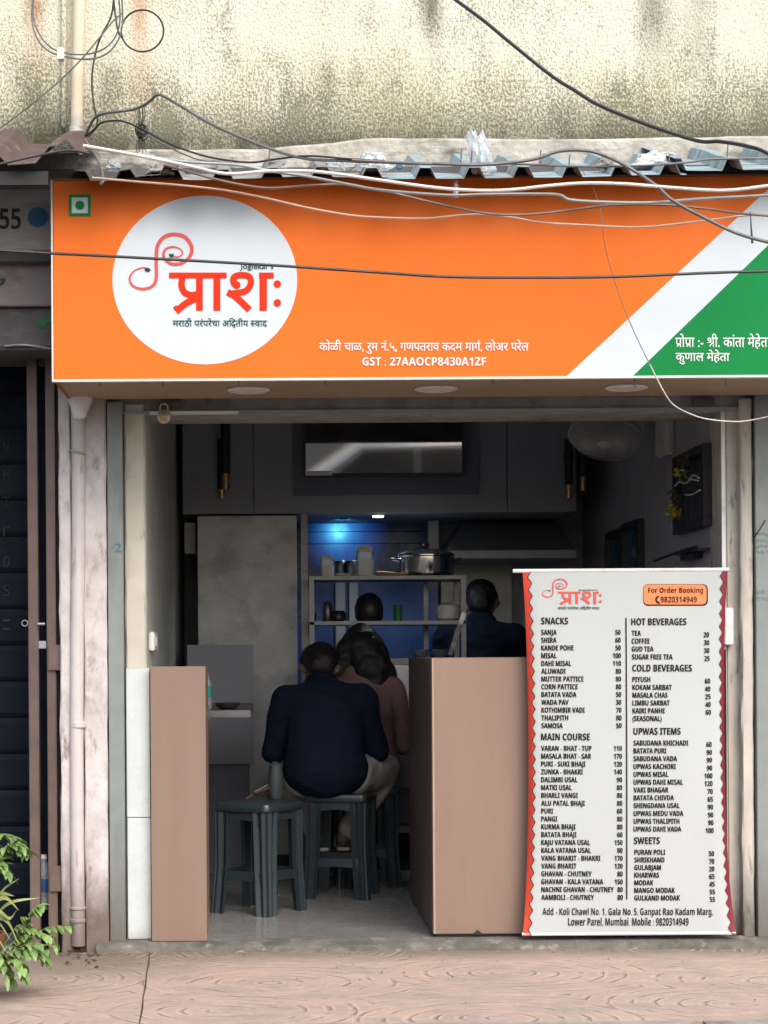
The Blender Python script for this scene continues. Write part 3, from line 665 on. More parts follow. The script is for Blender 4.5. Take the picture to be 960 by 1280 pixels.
#-------------------------------------------------------------------- roof sheets
def sheet(name, m, label, xa, xb, front, back, pitch, rib, phase, sag=None, group=None, wob=.007, top=.036, flank=.017):
    """trapezoid-ribbed sheet from its front edge (y,z) up to the wall (y,z)"""
    prof = []; x = xa; k0 = math.floor((xa - phase) / pitch)
    cuts = [xa, xb]
    for k in range(k0 - 1, int((xb - xa) / pitch) + k0 + 3):
        c = phase + k * pitch
        for dx, h in ((-top / 2 - flank, 0), (-top / 2, rib), (top / 2, rib), (top / 2 + flank, 0)): prof.append((c + dx, h))
    prof = [(x, h) for x, h in prof if xa <= x <= xb]
    prof = [(xa, prof[0][1])] + prof + [(xb, prof[-1][1])]
    # denser across so that the edge can wobble
    den = []
    for (a, ha), (b, hb) in zip(prof, prof[1:]):
        for t in (0, .5): den.append((a + (b - a) * t, ha + (hb - ha) * t))
    den.append(prof[-1]); n = 8; vs = []; th = .0022; L = len(den)
    for lay in (0, 1):
        for j in range(n + 1):
            t = j / n
            for (x, h) in den:
                y = front[0] + (back[0] - front[0]) * t; z = front[1] + (back[1] - front[1]) * t
                w = wob * mnoise.noise((x * 5, y * 4, 2)) + (sag(x) * (1 - t) if sag else 0)
                vs.append((x, y + .012 * mnoise.noise((x * 3, 9, 1)) * (1 - t), z + h + w + lay * -th))
    fs = []
    for lay in (0, 1):
        b = lay * L * (n + 1)
        for j in range(n):
            for i in range(L - 1): fs.append((b + j * L + i, b + j * L + i + 1, b + (j + 1) * L + i + 1, b + (j + 1) * L + i))
    o = L * (n + 1)
    for i in range(L - 1): fs.append((i, o + i, o + i + 1, i + 1))
    return MB().add(vs, fs).solo(name, m, label, 'roof sheet', group)
zf = ZZ(221, -.66, 640)
G = 'corrugated sheets over the sign'
sheet('roof_sheet', M['blue_sheet'], 'pale blue ribbed roof sheet under the crumpled plastic bag', XX(478, -.66, 220), XX(858, -.66, 220), (-.66, zf), (-.10, zf + .190), .163, .036, XX(532, -.66, 220), lambda x: -.004 * math.sin(x * 3), G)
sheet('roof_sheet', M['blue_sheet'], 'pale blue ribbed roof sheet lifted higher at far right of the sign', XX(842, -.65, 215), 2.4, (-.65, zf + .014), (-.10, zf + .205), .19, .040, XX(916, -.65, 215), lambda x: .006, G)
sheet('roof_sheet', mat('dirty_pale_sheet', (.26, .28, .28), .6, var=.3, vscale=14, grime=(((.07, .065, .055), (8, 12, 8), .47, .62, .85), ((.52, .52, .5), (16, 16, 16), .58, .68, .6))), 'dirty ribbed roof sheet behind the cables above the logo disc', XX(215, -.65, 215), XX(486, -.65, 215), (-.65, zf + .006), (-.10, zf + .185), .166, .032, XX(278, -.65, 215), lambda x: .002 * math.sin(x * 8), G)
sheet('roof_sheet', mat('dirty_grey_sheet', (.10, .095, .085), .7, var=.4, vscale=20, grime=(((.03, .028, .025), (9, 9, 9), .5, .64, .8), ((.40, .40, .38), (14, 14, 14), .6, .68, .7))), 'bent scrap of ribbed roof sheet between the brown sheet and the cables', XX(92, -.64, 215), XX(222, -.64, 215), (-.64, zf + .012), (-.10, zf + .165), .15, .030, XX(100, -.64, 215), lambda x: .010 * math.sin(x * 14), G, wob=.010)
sheet('roof_sheet', M['rust_sheet'], 'rusty brown corrugated roof sheet of the shop next door', -2.4, XX(104, -.72, 190), (-.74, ZZ(205, -.74, 60)), (-.12, ZZ(205, -.74, 60) + .235), .235, .052, XX(72, -.74, 190), lambda x: .012 * math.sin(x * 9 + 1) + (.02 if x > -.66 else 0), G, wob=.012, top=.055, flank=.045)
# dark joist under the sheets
MB().box(-2.4, 2.4, -.46, -.40, sz1 + .008, sz1 + .05).solo('roof_batten', M['dark_beam'], 'dark batten between sign top and roof sheets', 'batten')
MB().box(-2.4, XX(64, -.7), -.70, -.64, ZZ(231, -.7, 30), ZZ(214, -.7, 30)).solo('roof_batten', M['black_paint'], 'black batten under the rusty sheet next door', 'batten')

#-------------------------------------------------------------------- shop next door on the left
nx = XX(67, -.3)
def board(name, m, label, cat, py0, py1, Y, th=.03, x1=None):
    return MB().box(-2.4, x1 or XX(66, Y), Y, Y + th, ZZ(py1, Y, 30), ZZ(py0, Y, 30)).solo(name, m, label, cat, bevel=.003)
nb = thing('number_board', 'grey board numbered 55 with a blue dot left of the orange sign', 'sign board', (-1.2, -.3, ZZ(312, -.3, 30)))
nbp = MB().box(-2.4, XX(67, -.3), -.3, -.27, ZZ(313, -.3, 30), ZZ(226, -.3, 30)).build('panel', M['grey_board'], nb, bevel=.003)
on_plane(fit(glyphs(sans('55')), -.5, 26, 260.5, 286.5), -.302).build('number', M['black_paint'], nbp)
on_plane(disc2(47.3, 271.5, 12.8, 12.6, 40), -.302).build('blue_dot', M['blue_paint'], nbp)
MB().box(-2.4, XX(66, -.29), -.295, -.2, ZZ(327, -.29, 30), ZZ(314.5, -.29, 30)).build('lower_rail', M['dark_beam'], nb)
mbd = thing('painted_board', 'mauve grey painted board below the number board', 'sign board', (-1.2, -.24, ZZ(380, -.24, 30)))
MB().box(-2.4, XX(68, -.24), -.24, -.2, ZZ(382, -.24, 30), ZZ(325, -.24, 30)).build('panel', M['mauve_board'], mbd, bevel=.003)
on_plane(ribbon2([(-12, 352), (-3, 350), (5, 350), (3, 354), (-2, 357), (-4, 362)], 3.6), -.242).build('painted_stroke', M['black_paint'], mbd)
bmn = thing('lintel_beam', 'dark stained lintel with a green paint patch over the navy shutter', 'beam', (-1.2, -.2, ZZ(440, -.2, 30)))
MB().box(-2.4, XX(70, -.2), -.21, .05, ZZ(437, -.2, 30), ZZ(383, -.2, 30)).build('beam', M['dark_beam'], bmn, bevel=.01)
on_plane(([(44, 402), (50, 396), (58, 394), (65, 392), (65.5, 401), (58, 405), (54, 411), (47, 409)], [tuple(range(8))]), -.2125).build('paint_patch', M['green_stain'], bmn)
MB().tube([P(0, 433, -.2), P(30, 431, -.23), P(64, 436, -.21)], .004, 6, 4).build('metal_strip', M['dull_steel'], bmn)
MB().box(-2.4, XX(74, .1), .05, .3, ZZ(437, -.2, 30), 2.9).solo('neighbour_wall', M['dark_beam'], 'dark wall behind the boards next door', 'wall')
sh = thing('roller_shutter', 'closed navy roller shutter with chalk letters behind brown posts', 'shutter', (-1.2, .2, 0))
mb = MB(); z = 0
while z < 2.3:
    mb.add([(-2.4, .206, z), (XX(76, .2), .206, z), (XX(76, .2), .201, z + .012), (-2.4, .201, z + .012), (XX(76, .2), .205, z + .11), (-2.4, .205, z + .11), (XX(76, .2), .212, z + .130), (-2.4, .212, z + .130), (XX(76, .2), .206, z + .137), (-2.4, .206, z + .137)], [(0, 1, 2, 3), (3, 2, 4, 5), (5, 4, 6, 7), (7, 6, 8, 9)]); z += .137
mb.build('slats', M['navy_shutter'], sh)
for ch, y in (('V', 560), ('M', 595), ('T', 628), ('r', 664), ('0', 702), ('S', 738), ('=', 781)):
    on_plane(fit(glyphs(ch, -.01), 4, 12, y - 7, y + 7), .198).build('chalk_letter', M['chalk'], sh)
for i, (pa, pb, y0) in enumerate(((35.5, 48, 0.0), (58.5, 70, 0.0))):
    po = thing('gate_post', ['brown steel gate post nearer the navy shutter with bolt ring', 'brown steel gate post next to the whitewashed pilaster'][i], 'gate post', (XX((pa + pb) / 2, y0), y0, -.045), 'brown posts of the gate next door')
    MB().box(XX(pa, y0), XX(pb, y0), y0, y0 + .045, -.05, ZZ(437, y0, 40)).build('post', M['brown_steel'], po, bevel=.003)
    if i == 0:
        q = P(31, 779, -.005); MB().tube([(q.x + .011 * math.cos(a * .7), q.y, q.z + .011 * math.sin(a * .7)) for a in range(10)], .0022, 6).build('bolt_ring', M['dull_steel'], po)
        MB().tube([P(47, 780, -.01), P(56, 780, -.01)], .005, 8).build('bolt', M['dull_steel'], po)
        q = P(53, 806, .01); MB().box(q.x - .014, q.x + .014, .004, .012, q.z - .014, q.z + .014).build('latch_plate', M['dull_steel'], po, bevel=.002)
    else:
        MB().box(XX(60, -.01), XX(77, -.01), -.012, -.001, ZZ(838, 0, 68), ZZ(806, 0, 68)).build('hinge_plate', M['brown_steel'], po, bevel=.002)
        MB().box(XX(60, -.01), XX(77, -.01), -.012, -.001, ZZ(1114, 0, 68), ZZ(1082, 0, 68)).build('hinge_plate', M['brown_steel'], po, bevel=.002)
MB().box(XX(70.5, .05), XX(75, .05), .06, .3, -.05, 2.1).solo('dark_jamb', M['black_paint'], 'black gap jamb between brown gate post and pilaster', 'jamb')
MB().box(XX(48, .12), XX(60, .12), .13, .16, -.05, 2.1).solo('gate_leaf', M['navy_shutter'], 'dark folded gate leaf between the two brown posts', 'gate')
# drinking water bottle tucked between the posts
q = P(55, 1132, .085); zb = -.045 + .02
wb = thing('water_bottle', 'clear water bottle with blue label stuck between brown gate posts', 'bottle', (q.x, q.y, q.z))
hB = ZZ(1070, .085, 55) - q.z
wbb = MB().lathe(q, [(.020, 0), (.0235, .006), (.0235, hB * .55), (.0235, hB * .70), (.012, hB * .9), (.011, hB * .95)], 18).build('body', M['bottle'], wb, smooth=True)
MB().lathe(q + Vector((0, 0, hB * .28)), [(.0239, 0), (.0239, hB * .27)], 18).build('label', M['label_blue'], wbb, smooth=True)
MB().lathe(q + Vector((0, 0, hB * .95)), [(.013, 0), (.013, .014)], 14).build('cap', M['white_plastic'], wbb, smooth=True)
MB().box(XX(49, .085), XX(58.5, .085), .06, .125, q.z - .012, q.z - .001).solo('ledge_bracket', M['brown_steel'], 'brown cross bar carrying the water bottle', 'bracket')

#==================================================================== FURNITURE AT THE FRONT
lc = thing('front_counter', 'narrow beige laminate counter end left of the entrance', 'counter', (XX(222, -.03), -.03, 0))
zc = ZZ(833, -.03, 222)
MB().box(XX(187.5, -.03), XX(256.5, -.03), -.03, .0, .001, zc).build('front_panel', M['beige'], lc, bevel=.0015)
MB().box(XX(188, .0), XX(255.5, .0), .001, .40, .001, zc - .002).build('body', M['beige'], lc, bevel=.0015)
rcn = thing('front_counter', 'wide beige laminate counter behind the menu stand', 'counter', (XX(700, .03), .03, 0))
zc2 = ZZ(822, .03, 600); xa = XX(540, .03)
mb = MB()
mb.box(xa, XR - .035, .03, 1.15, .012, zc2)
mb.build('body', M['beige'], rcn, bevel=.002)
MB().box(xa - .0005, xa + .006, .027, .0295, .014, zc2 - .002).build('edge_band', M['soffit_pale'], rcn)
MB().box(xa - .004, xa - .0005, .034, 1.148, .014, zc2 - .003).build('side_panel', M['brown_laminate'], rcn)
MB().box(xa + .01, XR - .04, .045, 1.12, 0.001, .012).build('toe_strip', M['black_paint'], rcn)
for px in (596,):
    on_plane(([(px - 6, 1168.5), (px + 1, 1162), (px + 8, 1168.5)], [(0, 1, 2)]), .0285).build('chipped_edge', M['black_paint'], rcn)

# menu stand
YM = -.06
ms = thing('menu_stand', 'tall white printed menu stand with red scalloped borders in front of right counter', 'menu board', (XX(784, YM), YM, 0))
xc = XX(784, YM); zb, ztp = ZZ(1169, YM, 784), ZZ(712.5, YM, 784)
def mwarp(q, dy=0.):
    t = (q.z - zb) / (ztp - zb); u = (q.x - xc) / .38
    pinch = math.sin(math.pi * min(1, max(0, t))) ** .8
    k = max(0, abs(u) - .86) / .17                       # outer strip curls back where the tension is
    x = q.x - math.copysign(.024 * pinch * k * k, u)
    y = YM + .02 * t - .012 * math.cos(u * 1.5) * pinch + .050 * pinch * k * k + dy
    return Vector((x, y, q.z))
def edge(side, t, off=0):   # half-width at height t in metres
    return (.388 if side < 0 else .392) - .015 * math.sin(math.pi * t) ** .8 - (.010 * t if side < 0 else .018 * t) + off
n, mcol = 72, 20
def mgrid(xa_fn, xb_fn, dy, cols, name, m, parent=ms):
    vs = []
    for j in range(n * 3 + 1):
        t = j / (n * 3); a, b = xa_fn(t), xb_fn(t)
        for i in range(cols + 1):
            vs.append(mwarp(Vector((xc + a + (b - a) * i / cols, YM, zb + (ztp - zb) * t)), dy))
    c = cols + 1
    return MB().add(vs, [(j * c + i, j * c + i + 1, (j + 1) * c + i + 1, (j + 1) * c + i) for j in range(n * 3) for i in range(cols)]).build(name, m, parent, smooth=True)
def zig(t): 
    f = (t * 29) % 1.0; return .0075 * (abs(f - .5) * 4 - 1)
bw = .0205
L_in = lambda t: -edge(-1, t) + bw + zig(t) + .004
R_in = lambda t: edge(1, t) - bw + zig(t + .5 / 29) * -1 - .004 * 0
mgrid(lambda t: -edge(-1, t), lambda t: edge(1, t), 0., 40, 'sheet', M['menu_white'])
mgrid(lambda t: -edge(-1, t), L_in, -.0012, 6, 'left_border', M['menu_red'])
mgrid(R_in, lambda t: edge(1, t), -.0012, 6, 'right_border', M['menu_maroon'])
mgrid(lambda t: L_in(t) - .0022, lambda t: L_in(t) + .0022, -.0020, 1, 'scallop_line', M['menu_scallop'])
mgrid(lambda t: R_in(t) - .0018, lambda t: R_in(t) + .0018, -.0020, 1, 'scallop_line', M['menu_scallop'])
for zz, nm in ((ztp, 'top_rail'), (zb + .006, 'bottom_rail')):
    a, b = (-.412, .378) if nm == 'top_rail' else (-.39, .39)
    MB().tube([mwarp(Vector((xc + a + (b - a) * k / 10, YM, zz))) + Vector((0, .004, 0)) for k in range(11)], .0075 if nm == 'top_rail' else .006, 10).build(nm, M['white_plastic'], ms, smooth=True)
MB().tube([(xc, YM + .06, .002), (xc, YM + .065, ztp - .01)], .011, 10).build('rear_pole', M['black_plastic'], ms)
for s in (-1, 1): MB().tube([(xc, YM + .06, .02), (xc + s * .2, YM + .08, .006)], .008, 8).build('foot', M['black_plastic'], ms)
inkY = -.0022
def mprint(g, name, m, dy=inkY, par=None): return on_plane(g, YM, lambda q: mwarp(q, dy)).build(name, m, par or ms)
_h = bbox(glyphs(sans('H'))[0]); CAP = _h[3] - _h[2]   # capital height at size 1
def mtext(s, x, yc, h, sx, bold=.0, align='l', heavy=True):
    g = glyphs(sans(s, heavy), bold, 3); k = h / CAP; a, b, _, _ = bbox(g[0]); w = (b - a) * k * sx
    ox = x if align == 'l' else (x - w if align == 'r' else x - w / 2)
    one = [(ox + (px - a) * k * sx, yc + h / 2 - py * k) for px, py in g[0]], g[1]
    return join2(one, ([(x + .28, y + .05) for x, y in one[0]], g[1]))
snacks = (('SANJA', 50), ('SHIRA', 60), ('KANDE POHE', 50), ('MISAL', 100), ('DAHI MISAL', 110), ('ALUWADI', 80), ('MUTTER PATTICE', 80), ('CORN PATTICE', 80), ('BATATA VADA', 50), ('WADA PAV', 30), ('KOTHIMBIR VADI', 70), ('THALIPITH', 80), ('SAMOSA', 50))
mains = (('VARAN - BHAT - TUP', 110), ('MASALA BHAT - SAR', 170), ('PURI - SUKI BHAJI', 120), ('ZUNKA - BHAKRI', 140), ('DALIMBI USAL', 90), ('MATKI USAL', 80), ('BHARLI VANGI', 80), ('ALU PATAL BHAJI', 80), ('PURI', 60), ('PANGI', 80), ('KURMA BHAJI', 80), ('BATATA BHAJI', 60), ('KAJU VATANA USAL', 150), ('KALA VATANA USAL', 80), ('VANG BHARIT - BHAKRI', 170), ('VANG BHARIT', 120), ('GHAVAN - CHUTNEY', 80), ('GHAVAN - KALA VATANA', 150), ('NACHNI GHAVAN - CHUTNEY', 80), ('AAMBOLI - CHUTNEY', 80))
hot = (('TEA', 20), ('COFFEE', 30), ('GUD TEA', 30), ('SUGAR FREE TEA', 25))
cold = (('PIYUSH', 60), ('KOKAM SARBAT', 40), ('MASALA CHAS', 25), ('LIMBU SARBAT', 40), ('KAIRI PANHE', 60), ('(SEASONAL)', None))
upwas = (('SABUDANA KHICHADI', 60), ('BATATA PURI', 90), ('SABUDANA VADA', 90), ('UPWAS KACHORI', 90), ('UPWAS MISAL', 100), ('UPWAS DAHI MISAL', 120), ('VARI BHAGAR', 70), ('BATATA CHIVDA', 65), ('SHENGDANA USAL', 90), ('UPWAS MEDU VADA', 90), ('UPWAS THALIPITH', 90), ('UPWAS DAHI VADA', 100))
sweets = (('PURAN POLI', 50), ('SHRIKHAND', 70), ('GULABJAM', 20), ('KHARWAS', 65), ('MODAK', 45), ('MANGO MODAK', 55), ('GULKAND MODAK', 55))
w = bbox(glyphs(sans('KAJU VATANA USAL'))[0]); SXI = 60.5 / ((w[1] - w[0]) * 6.4 / CAP)
w = bbox(glyphs(sans('MAIN COURSE'))[0]); SXH = 60.5 / ((w[1] - w[0]) * 8.4 / CAP)
items, prices, heads = [], [], []
def column(rows, y0, dy, x, xp0, xp1):
    for i, (nm, pr) in enumerate(rows):
        y = y0 + i * dy; f = (y - 790) / 332
        items.append(mtext(nm, x, y, 6.4, SXI))
        if pr: prices.append(mtext(str(pr), xp0 + (xp1 - xp0) * f, y + (2 if x > 700 else 0), 6.2, SXI, align='r'))
column(snacks, 790.3, 9.72, 677, 776, 778); column(mains, 935.3, 9.80, 676.5, 776, 778)
column(hot, 791.3, 9.9, 790, 887, 893.5); column(cold, 849.3, 9.75, 790.5, 887, 893.5); column(upwas, 928.6, 9.77, 791.5, 887, 893.5); column(sweets, 1065, 9.52, 792.5, 887, 893.5)
for s, x, y in (('SNACKS', 677, 776), ('MAIN COURSE', 676.5, 921), ('HOT BEVERAGES', 789.5, 777), ('COLD BEVERAGES', 790.5, 835), ('UPWAS ITEMS', 791.5, 914), ('SWEETS', 792, 1050.5)): heads.append(mtext(s, x, y, 8.4, SXH))
mprint(join2(*items), 'dish_lettering', M['menu_ink']); mprint(join2(*prices), 'price_lettering', M['menu_ink']); mprint(join2(*heads), 'heading_lettering', M['menu_ink'])
mprint(join2(fit(glyphs(sans('Add - Koli Chawl No. 1, Gala No. 5, Ganpat Rao Kadam Marg,')), 678, 891, 1134.5, 1146.5), fit(glyphs(sans('Lower Parel, Mumbai. Mobile : 9820314949')), 710, 860.5, 1146.7, 1158.3)), 'address_lettering', M['menu_ink'])
mprint(ribbon2([(783.1, 772 + 8.8 * k) for k in range(41)], 1.7, smooth=0), 'divider_line', M['menu_ink'])
rr = []
for cx, cy, a0 in ((880, 736, 270), (880, 751, 0), (811, 751, 90), (811, 736, 180)):
    for k in range(7): a = R(a0 + 15 * k); rr.append((cx + 6 * math.cos(a), cy + 6 * math.sin(a)))
mprint(([((x - 845.5) * 1.0 + 845.5, y) for x, y in rr], [tuple(range(len(rr)))]), 'phone_badge_edge', M['menu_ink'], -.0020)
pb_ = mprint(([((x - 845.5) * .975 + 844.8, (y - 743.5) * .92 + 743.0) for x, y in rr], [tuple(range(len(rr)))]), 'phone_badge', M['badge_orange'], -.0030)
ph = ribbon2([(824, 745), (821, 748), (822, 752), (825.5, 754)], 2.2)
mprint(join2(fit(glyphs(sans('For Order Booking')), 811, 880, 734, 743), fit(glyphs(sans('9820314949')), 826.5, 872, 745.5, 753), ph), 'phone_badge_lettering', M['menu_ink'], -.0040, pb_)
mprint(logo_swirl(TM), 'logo_swirl', M['rose_print']); mprint(logo_word(TM), 'logo_word', M['rose_print']); mprint(logo_leaves(TM), 'logo_leaf', M['dark_green_print'], -.0030)
mprint(fit(glyphs("Joglekar's", .01), 724, 748, 736, 739), 'logo_name', M['dark_green_print']); mprint(fit(line_tagline(), 698, 750, 757.3, 762.5), 'tagline', M['dark_green_print'])
# white socket behind the stand on the right wall
MB().box(XX(904, .045), XX(915, .045), .020, .048, ZZ(806, .05, 908), ZZ(760, .05, 908)).solo('socket_box', M['white_plastic'], 'white electric box on the wall just right of the menu stand', 'switch', bevel=.003)

#==================================================================== INSIDE
YC = 2.4
uc = thing('wall_cabinet', 'dark grey overhead cabinets across the back with the television', 'cabinet', (XX(480, YC), YC, ZZ(640, YC)))
zcb = ZZ(640, YC, 480)
MB().box(XX(229, YC), XX(720, YC), YC + .02, YB, zcb, 2.498).build('carcass', M['laminate_grey'], uc)
for a, b in ((229, 316.3), (317.7, 633.3), (634.7, 720)):
    MB().box(XX(a, YC, 580), XX(b, YC, 580), YC, YC + .018, zcb - .004, 2.496).build('door', M['laminate_grey'], uc, bevel=.002)
MB().box(XX(366, YC - .02, 560), XX(598, YC - .02, 560), YC - .025, YC - .002, ZZ(619, YC, 480), 2.49).build('television_board', M['laminate_dark'], uc, bevel=.002)
# television, tipped down a little
tw, thh = (XX(580, 2.28) - XX(379, 2.28)), .42
tvz = ZZ(596, 2.25, 480)
tv = thing('television', 'black flat television on the dark board under the ceiling', 'television', (XX(479.5, 2.28, 560), 2.28, tvz))
rot = Matrix.Translation(tv.location) @ Matrix.Rotation(R(-5.5), 4, 'X') @ Matrix.Translation(-tv.location)
# rotate so the top leans to the street
q = tv.location
def tvbox(x0, x1, y0, y1, z0, z1): return MB().box(q.x + x0, q.x + x1, q.y + y0, q.y + y1, q.z + z0, q.z + z1)
rot = Matrix.Translation(q) @ Matrix.Rotation(R(5.2), 4, 'X') @ Matrix.Translation(-q)
tvc = tvbox(-tw / 2, tw / 2, 0, .04, 0, thh).xf(rot).build('case', M['black_plastic'], tv, bevel=.004)
tvbox(-tw / 2 + .012, tw / 2 - .012, -.0015, .0, .022, thh - .012).xf(rot).build('screen', M['screen'], tvc)
tvbox(-tw / 2 + .01, -tw / 2 + .14, -.003, -.0016, .012, .034).xf(rot).build('sticker', M['paper'], tvc)
MB().box(q.x - .1, q.x + .1, q.y + .0, YC - .026, q.z + .15, q.z + .3).build('bracket', M['black_plastic'], tv)
# twin tube lights
def tube_pair(px, label, spec):
    y = 2.33; t = thing('wall_light', label, 'lamp', P(px, 600, y), 'twin tube wall lights')
    for (dx, top, mid, bot, r, yy) in spec:
        a, b, c = P(px + dx, top, yy), P(px + dx, mid, yy), P(px + dx, bot, yy)
        tb_ = MB().lathe((a.x, yy, b.z), [(r, 0), (r, a.z - b.z)], 16).build('tube', M['black_plastic'], t, smooth=True)
        MB().lathe((a.x, yy, c.z), [(r * .78, 0), (r * .8, b.z - c.z)], 16).build('metal_tip', M['copper'], tb_, smooth=True)
    a = P(px + spec[0][0], spec[0][1] + 22, YC - .03); MB().box(a.x - .02, a.x + .02, 2.34, YC, a.z - .02, a.z + .02).build('bracket', M['black_plastic'], t)
tube_pair(280, 'twin black tube wall light with copper tips left of the television', ((1.5, 530, 592, 612, .024, 2.33), (-3.5, 549, 612, 623, .020, 2.355)))
tube_pair(718, 'twin black tube wall light with copper tips under the wall fan', ((-7.5, 549, 606, 623, .020, 2.33), (10.5, 556, 596, 614, .020, 2.33)))
# cement look cupboard
cu = thing('tall_cupboard', 'tall cement look cupboard panel left of the steel rack', 'cupboard', (XX(310, 2.5), 2.5, 0))
zcu = ZZ(645, 2.42, 310)
MB().box(XX(248, 2.42), XX(372, 2.42), 2.42, 2.44, .06, min(zcu, zcb - .008)).build('door', M['cement_panel'], cu, bevel=.002)
MB().box(XX(250, 2.44), XX(371, 2.44), 2.441, YB, .06, zcb - .01).build('body', M['laminate_dark'], cu)
MB().box(XX(250, 2.44), XX(371, 2.44), 2.46, YB, 0, .058).build('plinth', M['black_paint'], cu)
MB().box(XX(377, 2.40), XX(385.5, 2.40), 2.38, 2.42, 0, zcb - .006).solo('steel_upright', M['steel'], 'tall steel upright between cupboard and lit blue panel', 'upright', bevel=.002)
MB().box(XX(232, 2.6), XX(245, 2.6), 2.6, 2.64, ZZ(690, 2.6), ZZ(652, 2.6)).solo('paper_notice', M['paper'], 'pale notice in the dark gap left of the cupboard', 'notice')
MB().box(XX(234, 2.1), XX(316, 2.1), 2.1, 2.14, ZZ(955, 2.1, 270), ZZ(806, 2.1, 270)).solo('partition_board', M['laminate_grey'], 'plain mauve grey board standing before the cupboard at ledge height', 'partition')
MB().box(XX(240, 2.1), XX(310, 2.1), 2.15, 2.36, 0, ZZ(956, 2.1, 270)).solo('low_cabinet', M['laminate_dark'], 'dark low cabinet carrying the mauve grey board', 'cabinet')
# blue lit kitchen back
bp = thing('blue_splashback', 'glossy blue splashback panels lit by the added under cabinet spot', 'panel', (XX(480, 3.2), 3.2, 1.0))
for a, b in ((ZZ(664, 3.2), ZZ(630, 3.2)), (ZZ(679, 3.2), ZZ(664.8, 3.2)), (0, ZZ(679.8, 3.2))):
    MB().box(XX(366, 3.2), XX(548, 3.2), 3.2, 3.22, a, b).build('panel', M['blue_tile'], bp, bevel=.003)
for a, b in ((420, 432), (437, 448)):
    MB().box(XX(a, 3.15), XX(b, 3.15), 3.15, 3.19, .9, ZZ(700, 3.15)).solo('pipe_cover', M['dull_steel'], 'grey vertical duct strip behind the rack jars, %s one' % ('left' if a == 420 else 'right'), 'duct', bevel=.003)
q = Vector((XX(430, 2.80), 2.80, zcb - .001))  # unseen extra spot, added to throw the blue glow on the splashback
ul = thing('added_glow_lamp', 'small unseen spot lamp added under the overhead cabinet to make the blue panel glow', 'lamp', q)
MB().lathe(q, [(.018, .001), (.022, .001), (.022, -.006), (.019, -.006)], 20).build('housing', M['blue_tile'], ul)
ll = bpy.data.lights.new('added_glow_light', 'SPOT'); ll.energy = 5.5; ll.spot_size = R(64); ll.spot_blend = 1.0; ll.shadow_soft_size = .012; ll.color = (.12, .62, 1)
lo = bpy.data.objects.new('added_glow_light', ll); COL.objects.link(lo); lo.location = q + Vector((0, 0, -.012))
lo.rotation_euler = (P(430, 668, 3.2) - lo.location).to_track_quat('-Z', 'Y').to_euler()
q = P(473, 640, 2.44)
dq = bpy.data.lights.new('cabinet_lamp_light', 'SPOT'); dq.energy = 8; dq.spot_size = R(150); dq.spot_blend = .6; dq.shadow_soft_size = .03; dq.color = (.80, .92, 1)
do_ = bpy.data.objects.new('cabinet_lamp_light', dq); COL.objects.link(do_); do_.location = (q.x, 2.47, zcb - .03)
dl = thing('cabinet_lamp', 'bright white disc lamp in the cabinet underside above the rack', 'lamp', (q.x, 2.47, zcb - .006))
MB().lathe((q.x, 2.47, zcb - .001), [(.034, 0), (.034, -.010), (.028, -.014)], 24).build('housing', M['white_plastic'], dl)
MB().lathe((q.x, 2.47, zcb - .0152), [(.028, 0), (.026, -.005)], 24).build('lens', mat('lit_white_lens', (1, 1, 1), .4, emit=(1, .98, .95), estr=6), dl)
# kitchen right part: steel wall panel, hood, duct
MB().box(XX(552, 3.24), XX(640, 3.24), 3.24, 3.26, .9, ZZ(690, 3.24)).solo('wall_panel', mat('olive_steel_panel', (.42, .43, .38), .4, metal=.2), 'olive grey steel wall panel behind the cooking pot', 'panel')
hd = thing('exhaust_hood', 'dark steel exhaust hood over the stove at right', 'hood', (XX(630, 2.8), 2.8, ZZ(690, 2.8)))
za, zb2, zc3 = ZZ(690, 2.75, 600), ZZ(700, 2.75, 600), zcb - .01
xs0, xs1 = XX(556, 2.75), XX(715, 2.75)
MB().add([(xs0, 2.6, za), (xs1, 2.6, za), (xs1, YB - .02, za), (xs0, YB - .02, za), (xs0 + .12, 3.0, zc3), (xs1 - .05, 3.0, zc3), (xs1 - .05, YB - .02, zc3), (xs0 + .12, YB - .02, zc3)],
    [(0, 1, 2, 3), (4, 5, 6, 7), (0, 1, 5, 4), (1, 2, 6, 5), (2, 3, 7, 6), (3, 0, 4, 7)]).build('canopy', M['dull_steel'], hd, bevel=.004)
MB().box(xs0 - .002, xs1 + .002, 2.595, YB - .02, zb2, za - .0005).build('rim', M['dull_steel'], hd, bevel=.003)
MB().box(XX(536, 2.9), XX(549, 2.9), 2.88, 2.93, ZZ(690, 2.9), zcb - .01).solo('steel_post', M['dull_steel'], 'vertical steel post behind the cooking pot', 'post', bevel=.002)
st = thing('stove_counter', 'dark cooking counter below the exhaust hood', 'counter', (XX(640, 2.8), 2.8, 0))
MB().box(XX(560, 2.7), XR - .004, 2.75, YB - .04, 0, .88).build('base', M['laminate_dark'], st)
MB().box(XX(558, 2.7), XR - .003, 2.72, YB - .04, .881, .91).build('top', M['steel'], st)

